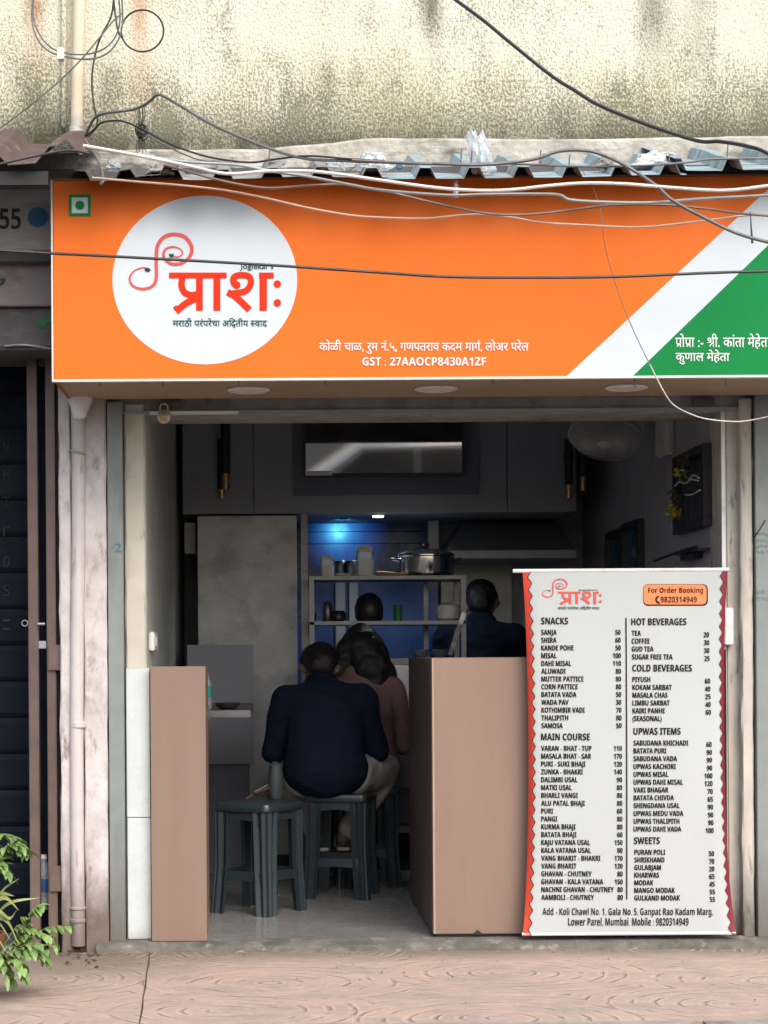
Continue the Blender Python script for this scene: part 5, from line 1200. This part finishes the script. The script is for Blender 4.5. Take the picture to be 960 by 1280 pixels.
    if long_hair:
        b = len(hv); down = Vector((0, 0, -1))
        for e in (-1, 1):
            k = len(hv); hv += [hea + sd * e * .055 + back * .03, hea + sd * e * .10 + back * .03 + down * .12, hea + sd * e * .135 + back * .02 + down * .24, hea + sd * e * .14 + back * .01 + down * .30]
            he += [(0, k), (k, k + 1), (k + 1, k + 2), (k + 2, k + 3)]; hr += [.066, .068, .060, .026]
    if long_hair:
        k = len(hv); hv += [hea + back * .06, hea + back * .10 + Vector((.03, 0, -.12)), hea + back * .125 + Vector((.05, 0, -.24))]; he += [(0, k), (k, k + 1), (k + 1, k + 2)]; hr += [.075, .085, .055]
    skin('hair', M['hair'], hv, he, hr, t, post=lambda v: v + Vector((.008 * mnoise.noise(v * 28), .008 * mnoise.noise(v * 31), .006 * mnoise.noise(v * 25))))
    return t
man = dict(pelvis=(0, 0, .555), spine=(0, .03, .67), chest=(-.005, .10, .80), neck=(-.010, .20, .925), head=(-.015, .29, .985), face=(-.05, .72, -.62),
    shoulder_l=(-.165, .11, .845), shoulder_r=(.160, .12, .850), elbow_l=(-.225, .13, .625), elbow_r=(.225, .16, .625), wrist_l=(-.10, .36, .66), wrist_r=(.13, .37, .64), hand_l=(-.05, .44, .68), hand_r=(.07, .45, .66),
    hip_l=(-.085, .05, .525), hip_r=(.10, .05, .525), knee_l=(-.17, .42, .53), knee_r=(.275, .36, .525), ankle_l=(-.015, .24, .235), ankle_r=(.085, .25, .235), toe_l=(-.025, .36, .205), toe_r=(.09, .37, .205))
person((XX(406, 1.22), 1.20, 0), 0, 'person seated on a stool, back to the street, in a navy shirt and cream trousers', man, M['shirt'], M['trouser'], 1)
woman = dict(pelvis=(0, 0, .535), spine=(0, .03, .68), chest=(.0, .07, .84), neck=(.02, .10, .97), head=(.03, .15, 1.05), face=(.0, .85, -.45),
    shoulder_l=(-.155, .06, .875), shoulder_r=(.155, .08, .875), elbow_l=(-.20, .10, .64), elbow_r=(.21, .10, .64), wrist_l=(-.08, .30, .66), wrist_r=(.10, .30, .66), hand_l=(-.05, .37, .68), hand_r=(.06, .37, .68),
    hip_l=(-.085, .05, .525), hip_r=(.085, .05, .525), knee_l=(-.12, .40, .53), knee_r=(.12, .40, .53), ankle_l=(-.08, .34, .12), ankle_r=(.08, .34, .12), toe_l=(-.08, .46, .035), toe_r=(.08, .46, .035))
person((XX(449, 1.60), 1.60, 0), R(6), 'person with long dark hair in a dusty pink top sitting beyond the man', woman, M['pink'], M['shirt'], 1, long_hair=True)
cook = dict(pelvis=(0, 0, .80), spine=(0, .02, .93), chest=(0, .06, 1.08), neck=(0, .11, 1.22), head=(-.01, .17, 1.30), face=(0, .8, -.5),
    shoulder_l=(-.17, .06, 1.13), shoulder_r=(.17, .06, 1.13), elbow_l=(-.24, .10, .90), elbow_r=(.24, .10, .90), wrist_l=(-.13, .30, .92), wrist_r=(.13, .30, .92), hand_l=(-.09, .37, .94), hand_r=(.09, .37, .94),
    hip_l=(-.09, 0, .77), hip_r=(.09, 0, .77), knee_l=(-.10, .06, .43), knee_r=(.10, .06, .43), ankle_l=(-.10, -.02, .08), ankle_r=(.10, -.02, .08), toe_l=(-.11, .12, .035), toe_r=(.11, .12, .035))
person((XX(600, 2.45) + .02, 2.38 + .3, 0), R(-15), 'person in dark clothes standing in the kitchen right of the rack', cook, M['shirt'], M['shirt'], 1, standing=True)

#==================================================================== CABLES
def cable(label, pts, Y, r, m, name='cable', cat='cable', group='cables strung over the shop front', n=6, sides=7):
    ys = Y if callable(Y) else (lambda k: Y)
    N_ = len(pts); q = [P(a, b, ys(k / max(1, N_ - 1)) + .012 * mnoise.noise((k * 1.7, r * 900, 3))) for k, (a, b) in enumerate(pts)]
    return MB().tube(q, r, sides, n).solo(name, m, label, cat, group, smooth=True)
cable('thick black cable sagging from top edge across the stained wall to the right', ((560, -8), (570, 0), (605, 26), (640, 55), (690, 95), (720, 114), (750, 132), (815, 158), (872, 176), (900, 177), (935, 183), (962, 193), (1010, 225)), lambda k: -.25 - .5 * k, .0065, M['cable_black'])
cable('dark cable arching over the roof sheets then dropping across the white stripe', ((540, 204), (600, 206), (662, 200), (699, 189), (730, 188), (752, 193), (782, 207), (820, 232), (840, 250), (880, 272), (920, 291), (962, 303), (1010, 312)), -.83, .0058, M['cable_grey'])
cable('thin blue grey cable lying along the roof sheet edge', ((440, 200), (500, 203), (560, 206), (620, 204), (720, 208), (800, 207), (860, 203), (890, 199), (962, 198), (1010, 199)), -.80, .0036, M['cable_grey'])
cable('thick white cable running just under the roof edge', ((104, 182), (160, 192), (230, 206), (282, 217), (334, 214), (386, 214), (425, 218), (480, 226), (558, 236), (626, 238), (688, 232), (730, 229), (782, 230), (845, 235), (907, 238), (962, 232), (1010, 226)), -.83, .0056, M['cable_white'])
cable('pale teal cable crossing from the rusty sheet to the middle of the sign', ((106, 184), (160, 192), (230, 202), (295, 206), (334, 213), (386, 221), (438, 231), (480, 238), (558, 244), (610, 243), (693, 243), (714, 250), (770, 253), (820, 253), (870, 249), (962, 244), (1010, 240)), -.80, .0050, M['cable_teal'])
cable('brown cable dipping below the white one across the orange', ((205, 206), (230, 213), (282, 227), (334, 235), (386, 232), (433, 231), (485, 240), (553, 256), (610, 267), (662, 268), (725, 261), (770, 256), (845, 257), (920, 266), (962, 270), (1010, 274)), -.77, .0042, M['cable_brown'])
cable('faded pink cable lowest of the sagging ones over the logo', ((115, 222), (170, 227), (230, 232), (282, 238), (334, 248), (386, 260), (438, 269), (480, 272), (532, 273), (595, 268), (641, 272), (675, 278), (725, 281), (795, 284), (845, 280), (895, 274), (935, 269), (962, 269), (1010, 270)), -.74, .0036, M['cable_pink'])
cable('black cable stretched level across the middle of the sign', ((-40, 309), (0, 313), (70, 317), (150, 321), (330, 331), (480, 341), (560, 346), (660, 347), (770, 346), (890, 341), (962, 339), (1010, 338)), -.86, .0048, M['cable_black'])
cable('thin loose wire hanging across the sign and ending in a pale loop', ((728, 214), (740, 232), (750, 262), (757, 310), (768, 350), (780, 385), (795, 420), (812, 455)), -.60, .0017, M['cable_brown'], 'wire')
cable('pale thin wire looping under the sign to the right panel', ((812, 455), (830, 490), (842, 506), (862, 517), (885, 524), (920, 527), (945, 524), (975, 517)), lambda k: -.60 + .25 * k, .0022, M['cable_white'], 'wire')
cable('grey cable loop hanging on the wall around the cream pipe', ((42, -10), (40, 22), (45, 45), (58, 62), (78, 70), (105, 74), (128, 70), (145, 55), (153, 30), (152, -10)), -.20, .0032, M['cable_grey'])
cable('inner grey cable loop with the white tag', ((43, -10), (41, 18), (49, 42), (62, 58), (80, 66), (105, 68), (128, 62), (143, 48), (150, 25), (148, -10)), -.19, .0030, M['cable_grey'])
cable('black cable dropping down the wall beside the cream pipe', ((143, -10), (139, 20), (128, 42), (121, 60), (116, 85), (115, 108), (118, 135), (122, 152), (115, 166), (106, 174)), -.17, .0036, M['cable_black'])
cable('dark cable slanting up from left edge to the coil', ((-20, 172), (0, 160), (35, 134), (70, 105), (100, 76), (122, 50), (140, 28), (152, 17)), -.22, .0030, M['cable_grey'])
cable('black ring coil of cable on the wall right of the cream pipe', [(178 + 26.5 * math.cos(R(200 + 20 * k)), 38.5 + 26 * math.sin(R(200 + 20 * k))) for k in range(19)], -.16, .0034, M['cable_black'], n=3)
cable('short black cable between coil and loop', ((141, -10), (144, 18), (148, 40), (153, 48)), -.165, .0036, M['cable_black'])
cable('thick grey cable peaking left of the logo and running to the roof edge', ((106, 172), (112, 158), (120, 146), (135, 141), (165, 137), (184, 129), (196, 119), (206, 121), (225, 132), (270, 158), (330, 183), (380, 198), (430, 201), (480, 203), (540, 205)), lambda k: -.25 - .5 * k, .0052, M['cable_grey'])
cable('dark twin wire drooping from the knot to the roof edge', ((108, 170), (120, 160), (128, 153), (150, 151), (175, 160), (215, 181), (260, 196), (310, 203), (345, 199), (385, 195), (440, 199), (480, 201)), lambda k: -.26 - .48 * k, .0036, M['cable_black'])
cable('thin dark wire below the twin wire', ((182, 168), (215, 186), (250, 200), (290, 204)), lambda k: -.3 - .4 * k, .0024, M['cable_grey'])
cable('grey cable end hanging over the corner of the sign', ((106, 174), (112, 184), (120, 195), (127, 212), (129, 226), (126, 229)), lambda k: -.45 - .35 * k, .0046, M['cable_grey'])
cable('black cable along the edge of the rusty sheet', ((-30, 211), (0, 205), (45, 195), (85, 188), (112, 192)), -.82, .0042, M['cable_black'])
random.seed(11)
kn = MB()
for k in range(7): kn.tube([P(168 + k * 2.2 + random.uniform(-1, 1), 133 + random.uniform(-3, 3), -.3), P(172 + k * 1.4, 150, -.3), P(175 + random.uniform(-4, 4), 165, -.31), P(172 + k * 1.6, 178, -.3), P(170 + k * 2.1, 193 + random.uniform(-6, 2), -.3)], .0014, 5, 4)
for k in range(9):
    c = P(177 + random.uniform(-2, 2), 163 + random.uniform(-5, 5), -.31); pr = random.uniform(.010, .018); ph0 = random.uniform(0, 6)
    kn.tube([c + Vector((pr * math.cos(ph0 + a * .8), .006 * math.sin(a), pr * 1.1 * math.sin(ph0 + a * .8))) for a in range(9)], .0022, 5, 3)
kn.solo('wire_knot', M['cable_black'], 'tangled black knot of wires tied round the cables', 'wire', smooth=True)
MB().box(*(lambda a, b: (a.x, b.x, -.235, -.20, b.z, a.z))(P(72, 61, -.22), P(80, 75, -.22))).solo('cable_tag', M['paper'], 'small white tag clipped on the grey cable loops', 'tag', bevel=.001)
# cream pipe on the upper wall
cpp = thing('wall_pipe', 'cream pipe running down the rough wall to the roof sheets', 'pipe', P(97, 170, -.06))
MB().tube([P(100, -120, -.065), P(99, 0, -.065), P(97, 90, -.065), P(95.5, 176, -.065)], .0225, 16, 4).build('pipe', M['cream_pipe'], cpp, smooth=True)
a = P(96, 172, -.065); MB().lathe((a.x, -.065, a.z - .02), [(.0235, 0), (.027, .004), (.027, .055), (.0235, .06)], 18).build('socket', M['ledge'], cpp, smooth=True)
MB().tube([P(79, -120, -.02), P(80, 0, -.02), P(79.5, 160, -.02)], .010, 10, 3).build('side_conduit', M['stucco'], cpp, smooth=True)

#==================================================================== ODDS AND ENDS ON THE ROOF
def crumple(c, w, d_, h, m, name, label, cat, seed=0, taper=.5, lean=0):
    vs, fs = [], []; nu, nv = 40, 20
    for j in range(nv + 1):
        t = j / nv; k = (1 - taper * t) * (1 if j else .8)
        for i in range(nu):
            a = 2 * math.pi * i / nu; f = 1 + .45 * mnoise.noise((math.cos(a) * 1.8 + seed, math.sin(a) * 1.8, t * 2.5)) + .34 * abs(mnoise.noise((math.cos(a) * 4 + seed, math.sin(a) * 4 + t * 3, t * 5))) - .10
            vs.append(Vector(c) + Vector((w * k * f * math.cos(a) + lean * t, d_ * k * f * math.sin(a), h * t * (1 + .35 * mnoise.noise((math.cos(a) * 2, math.sin(a) * 2, seed + 4))))))
    for j in range(nv):
        for i in range(nu): fs.append((j * nu + i, j * nu + (i + 1) % nu, (j + 1) * nu + (i + 1) % nu, (j + 1) * nu + i))
    fs.append(tuple(nv * nu + i for i in range(nu)))
    return MB().add(vs, fs).solo(name, m, label, cat)
q = P(605, 216, -.60); crumple((q.x, -.60, q.z), .042, .03, .135, M['plastic_film'], 'plastic_bag', 'clear plastic bag standing crumpled on the roof sheet', 'bag', 1.3, .42, -.030)
q = P(822, 209, -.5); crumple((q.x, -.5, q.z), .085, .04, .045, M['white_plastic'], 'plastic_wrap', 'white plastic wrap lying on the roof sheet right of the bag', 'wrap', 4.1, .35)
q = P(466, 212, -.58); crumple((q.x, -.58, q.z), .06, .04, .05, M['plastic_film'], 'crushed_bottle', 'crushed clear bottle on the roof sheet above the sign middle', 'bottle', 7.7, .4)
q = P(499, 209, -.67); MB().lathe((q.x, -.67, q.z), [(.011, 0), (.011, .012), (.009, .014)], 14, 'y').solo('bottle_cap', M['label_blue'], 'blue bottle cap beside the crushed bottle', 'cap')
random.seed(5)
for i, (px, py) in enumerate(((345, 210), (420, 208), (760, 205), (142, 209), (200, 214))):
    q = P(px, py, -.54); crumple((q.x, -.54, q.z - .01), random.uniform(.03, .055), .03, random.uniform(.02, .035), M['plastic_film'] if i % 2 else M['concrete'], 'rubble_scrap', ['grey rubble scrap on the roof left of the logo', 'film scrap on the roof above the address line', 'grey rubble scrap between the two right roof sheets', 'crumpled film scrap by the cable corner', 'grey rubble scrap beside the cable corner'][i], 'scrap', i * 2.2, .5)
for i, (px, py) in enumerate(((589, 195), (576, 192), (675, 194), (711, 200), (836, 200), (909, 186), (336, 192))):
    q = P(px, py + 10, -.64); MB().tube([q, q + Vector((.002, 0, .03)), q + Vector((.004, .002, .045))], .0022, 6).solo('roof_bolt', M['brown_steel'], 'small rusty bolt end sticking up from the roof sheets', 'bolt', 'bolts in the roof sheets')
q = P(573, 232, -.70); crumple((q.x, -.62, q.z - .02), .010, .008, .05, M['plastic_film'], 'film_strip', 'thin film strip dangling at the sign top below the bag', 'scrap', 9, .2)
q = P(940, 288, -.80); MB().tube([P(938, 265, -.80), P(939, 285, -.80), P(940.5, 304, -.80)], [.0012, .0042], 6).solo('wire_stub', M['cable_black'], 'short black wire end dangling over the white stripe', 'wire')

#==================================================================== PARKED CAR across the road (mirrored in the television)
ct = thing('parked_car', 'pale parked car across the street mirrored in the television screen', 'car', (1.4, -10.2, -.2))
cm = mat('pale_car_paint', (.55, .52, .48), .25, var=.02, coat=.6); cgl = mat('dark_car_glass', (.02, .025, .03), .06, spec=.8)
side = [(-2.0, .30), (-2.0, .62), (-1.85, .82), (-1.05, .94), (-.35, 1.42), (.95, 1.46), (1.65, 1.0), (2.0, .92), (2.05, .35), (1.75, .28), (-1.7, .28)]
mb = MB(); o0 = Vector((1.4, -10.2, -.2))
rows = []
for yy, kx, kz in ((-.82, .97, .96), (-.70, 1, 1), (.70, 1, 1), (.82, .97, .96)): rows.append([o0 + Vector((x * kx, yy if z < 1.0 else yy * .86, .28 + (z - .28) * kz)) for x, z in side])
K = len(side); vs = [p for r_ in rows for p in r_]
mb.add(vs, [(j * K + i, j * K + (i + 1) % K, (j + 1) * K + (i + 1) % K, (j + 1) * K + i) for j in range(3) for i in range(K)] + [tuple(range(K)), tuple(3 * K + i for i in range(K))[::-1]])
mb.build('body', cm, ct, bevel=.03, smooth=True)
for s_ in (-1, 1):
    for pts in (((-.80, .98), (-.32, 1.36), (.22, 1.38), (.22, .98)), ((.30, .98), (.30, 1.38), (.88, 1.38), (1.35, .99))):
        MB().prism([o0 + Vector((x, s_ * (.80 - .09 * (z - .95) / .45), z)) for x, z in pts], (0, s_ * .012, 0)).build('window', cgl, ct)
    for x in (-1.25, 1.3):
        wc = o0 + Vector((x, s_ * .74 + .1, .31)); w_ = MB().lathe(wc, [(.18, -.0), (.30, 0), (.31, .03), (.31, .17), (.30, .2), (.18, .2)], 28, 'y').build('wheel', M['black_plastic'], ct, smooth=True)

#==================================================================== PLANTS, bottom left
def leaf_mesh(mb, base, dirn, L, wd, droop, rng, fold=.25):
    dirn = Vector(dirn).normalized(); side = dirn.cross(Vector((0, 0, 1)))
    if side.length < .05: side = Vector((1, 0, 0))
    side.normalize(); side = (side + Vector((0, 0, rng.uniform(-.5, .5)))).normalized()
    p = Vector(base); d_ = dirn.copy(); n = 6; vs = []; fs = []
    for i in range(n + 1):
        t = i / n; w = wd * math.sin(math.pi * min(1, .06 + t * .94)) ** .8 * (1 - .3 * t) if i < n else .0005
        up_ = side.cross(d_).normalized()
        vs += [p + side * w + up_ * w * fold, p, p - side * w + up_ * w * fold]
        d_ = (d_ + Vector((0, 0, -droop / n))).normalized(); p = p + d_ * L / n
    for i in range(n): fs += [(3 * i, 3 * i + 1, 3 * i + 4, 3 * i + 3), (3 * i + 1, 3 * i + 2, 3 * i + 5, 3 * i + 4)]
    mb.add(vs, fs)
pc = Vector((XX(-42, -.95), -.95, -.0325))
pot = thing('flower_pot', 'terracotta flower pot at the left edge of the footpath', 'pot', pc)
MB().lathe(pc, [(.075, 0), (.085, .01), (.108, .16), (.118, .165), (.118, .20), (.108, .20), (.100, .17)], 32).build('pot', M['terracotta'], pot, smooth=True)
MB().lathe(pc + Vector((0, 0, .165)), [(.101, 0), (.09, .008), (.04, .014)], 24).build('soil', M['soil'], pot)
rng = random.Random(21)
pa = thing('leafy_plant', 'bushy green plant with drooping leaflets over the footpath', 'plant', pc + Vector((0, 0, .17)))
lf, stm = MB(), MB()
def spray(pts, nl, L, wd, droop=1.1, start=.3):
    nl = int(nl * 1.5)
    c = catmull([Vector(p) for p in pts], 8); stm.tube(c, [.0045, .0018], 6)
    for i in range(nl):
        t = start + (1 - start) * (i / max(1, nl - 1)); k = min(len(c) - 2, int(t * (len(c) - 1))); p = c[k]; tg = (c[k + 1] - c[k]).normalized()
        for s in (-1, 1):
            sd = tg.cross(Vector((0, 0, 1))); sd = sd.normalized() if sd.length > .01 else Vector((1, 0, 0))
            d_ = tg * rng.uniform(.3, .8) + sd * s * rng.uniform(.5, 1.0) + Vector((rng.uniform(-.3, .3), rng.uniform(-.5, .2), rng.uniform(-.2, .35)))
            leaf_mesh(lf, p, d_, L * rng.uniform(.55, 1.0), wd * rng.uniform(.5, .85), droop * rng.uniform(.6, 1.4), rng)
root = pc + Vector((0, 0, .175))
T = lambda px, py, Y: P(px, py, Y)
spray([root, T(-10, 1120, -.95), T(8, 1065, -.98), T(30, 1058, -1.0)], 7, .062, .017, start=.5)
spray([root, T(-25, 1100, -.9), T(-8, 1050, -.9), T(14, 1045, -.92), T(36, 1068, -.95)], 8, .065, .017, start=.45)
spray([root, T(2, 1205, -1.0), T(22, 1172, -1.02), T(42, 1140, -1.0), T(50, 1133, -1.0)], 8, .055, .018, start=.45)
spray([root, T(5, 1205, -.98), T(30, 1175, -.98), T(60, 1160, -.96), T(86, 1158, -.95)], 8, .052, .017, start=.45)
spray([root, T(4, 1208, -1.03), T(24, 1190, -1.05), T(44, 1188, -1.05), T(58, 1200, -1.03)], 8, .058, .018, start=.4)
spray([root, T(0, 1212, -1.05), T(14, 1200, -1.08), T(26, 1205, -1.1), T(30, 1222, -1.1)], 6, .06, .017, start=.4)
spray([root, T(-10, 1200, -1.0), T(20, 1160, -1.0), T(40, 1162, -1.0), T(64, 1172, -.98)], 7, .05, .017, start=.5)
spray([root, T(-30, 1190, -1.05), T(-12, 1180, -1.08), T(2, 1195, -1.1), T(8, 1222, -1.1)], 5, .06, .017, start=.4)
for (a_, b_, c_) in (((-12, 1100), (4, 1062), (22, 1052)), ((-14, 1108), (0, 1080), (12, 1092)), ((-8, 1200), (16, 1180), (34, 1168)), ((0, 1205), (28, 1182), (72, 1182)), ((0, 1206), (30, 1172), (36, 1148)), ((-10, 1208), (6, 1208), (16, 1226)), ((-16, 1195), (0, 1196), (10, 1208)), ((2, 1204), (40, 1180), (60, 1192))):
    yy = rng.uniform(-1.08, -.92); spray([root, T(*a_, yy), T(*b_, yy - .02), T(*c_, yy - .02)], 6, .055, .0165, start=.45)
lf.build('foliage', M['leaf'], pa, smooth=True); stm.build('stem', M['stem'], pa, smooth=True)
pb = thing('spider_plant', 'yellow green plant with long strap leaves in the same pot', 'plant', pc + Vector((.03, -.02, .175)))
sl_ = MB()
r2 = pc + Vector((.03, -.02, .17))
def blade(pts, wd):
    c = catmull([Vector(p) for p in pts], 6); n_ = len(c); vs = []; fs = []
    for i, p in enumerate(c):
        t = i / (n_ - 1); w = wd * (math.sin(math.pi * (.12 + .88 * t)) ** .7 if i < n_ - 1 else .02)
        vs += [p + Vector((0, .35, .8)) * w + Vector((0, -.3, .1)) * w, p, p - Vector((0, .35, .8)) * w + Vector((0, -.3, .1)) * w]
    for i in range(n_ - 1): fs += [(3 * i, 3 * i + 1, 3 * i + 4, 3 * i + 3), (3 * i + 1, 3 * i + 2, 3 * i + 5, 3 * i + 4)]
    sl_.add(vs, fs)
blade([r2, T(-15, 1160, -1.0), T(10, 1130, -1.02), T(50, 1122, -1.0)], .008)
blade([r2, T(-20, 1155, -1.05), T(2, 1115, -1.08), T(24, 1098, -1.05)], .007)
blade([r2, T(-12, 1150, -1.1), T(8, 1150, -1.12), T(24, 1182, -1.12)], .012)
blade([r2, T(-15, 1140, -1.06), T(5, 1122, -1.1), T(24, 1138, -1.1)], .010)
blade([r2, T(-20, 1128, -1.0), T(0, 1117, -1.0), T(18, 1120, -1.0)], .009)
blade([r2, T(-22, 1150, -1.1), T(-4, 1138, -1.14), T(12, 1148, -1.12), T(22, 1136, -1.12)], .008)
blade([r2, T(-20, 1190, -1.1), T(-6, 1172, -1.14), T(8, 1190, -1.12)], .009)
blade([r2, T(-22, 1175, -1.06), T(-6, 1150, -1.1), T(14, 1176, -1.12)], .009)
sl_.build('strap_leaf', M['leaf2'], pb, smooth=True)
# soil and leaf litter at the foot of the pilaster
random.seed(9); lt = MB()
for i in range(70):
    p = ground_pt(random.gauss(96, 22), random.gauss(1190, 9), -.031); r_ = random.uniform(.003, .011)
    lt.add([p + Vector((r_ * math.cos(a + i), r_ * math.sin(a + i) * .8, random.uniform(0, .004))) for a in (0, 1.6, 3.1, 4.7)] + [p + Vector((0, 0, r_ * random.uniform(.5, 1.1)))], [(0, 1, 4), (1, 2, 4), (2, 3, 4), (3, 0, 4)])
for i in range(90):
    p = ground_pt(random.uniform(90, 1000), random.choice((1192, 1194, 1198, 1206, 1225, 1250)) + random.gauss(0, 3), -.031); r_ = random.uniform(.0015, .005)
    lt.add([p + Vector((r_ * math.cos(a + i), r_ * math.sin(a + i) * .8, random.uniform(0, .002))) for a in (0, 1.6, 3.1, 4.7)] + [p + Vector((0, 0, r_ * random.uniform(.4, .9)))], [(0, 1, 4), (1, 2, 4), (2, 3, 4), (3, 0, 4)])
tag(lt.build('loose_debris', M['soil']), kind='stuff')

bpy.data.objects.remove(_to)
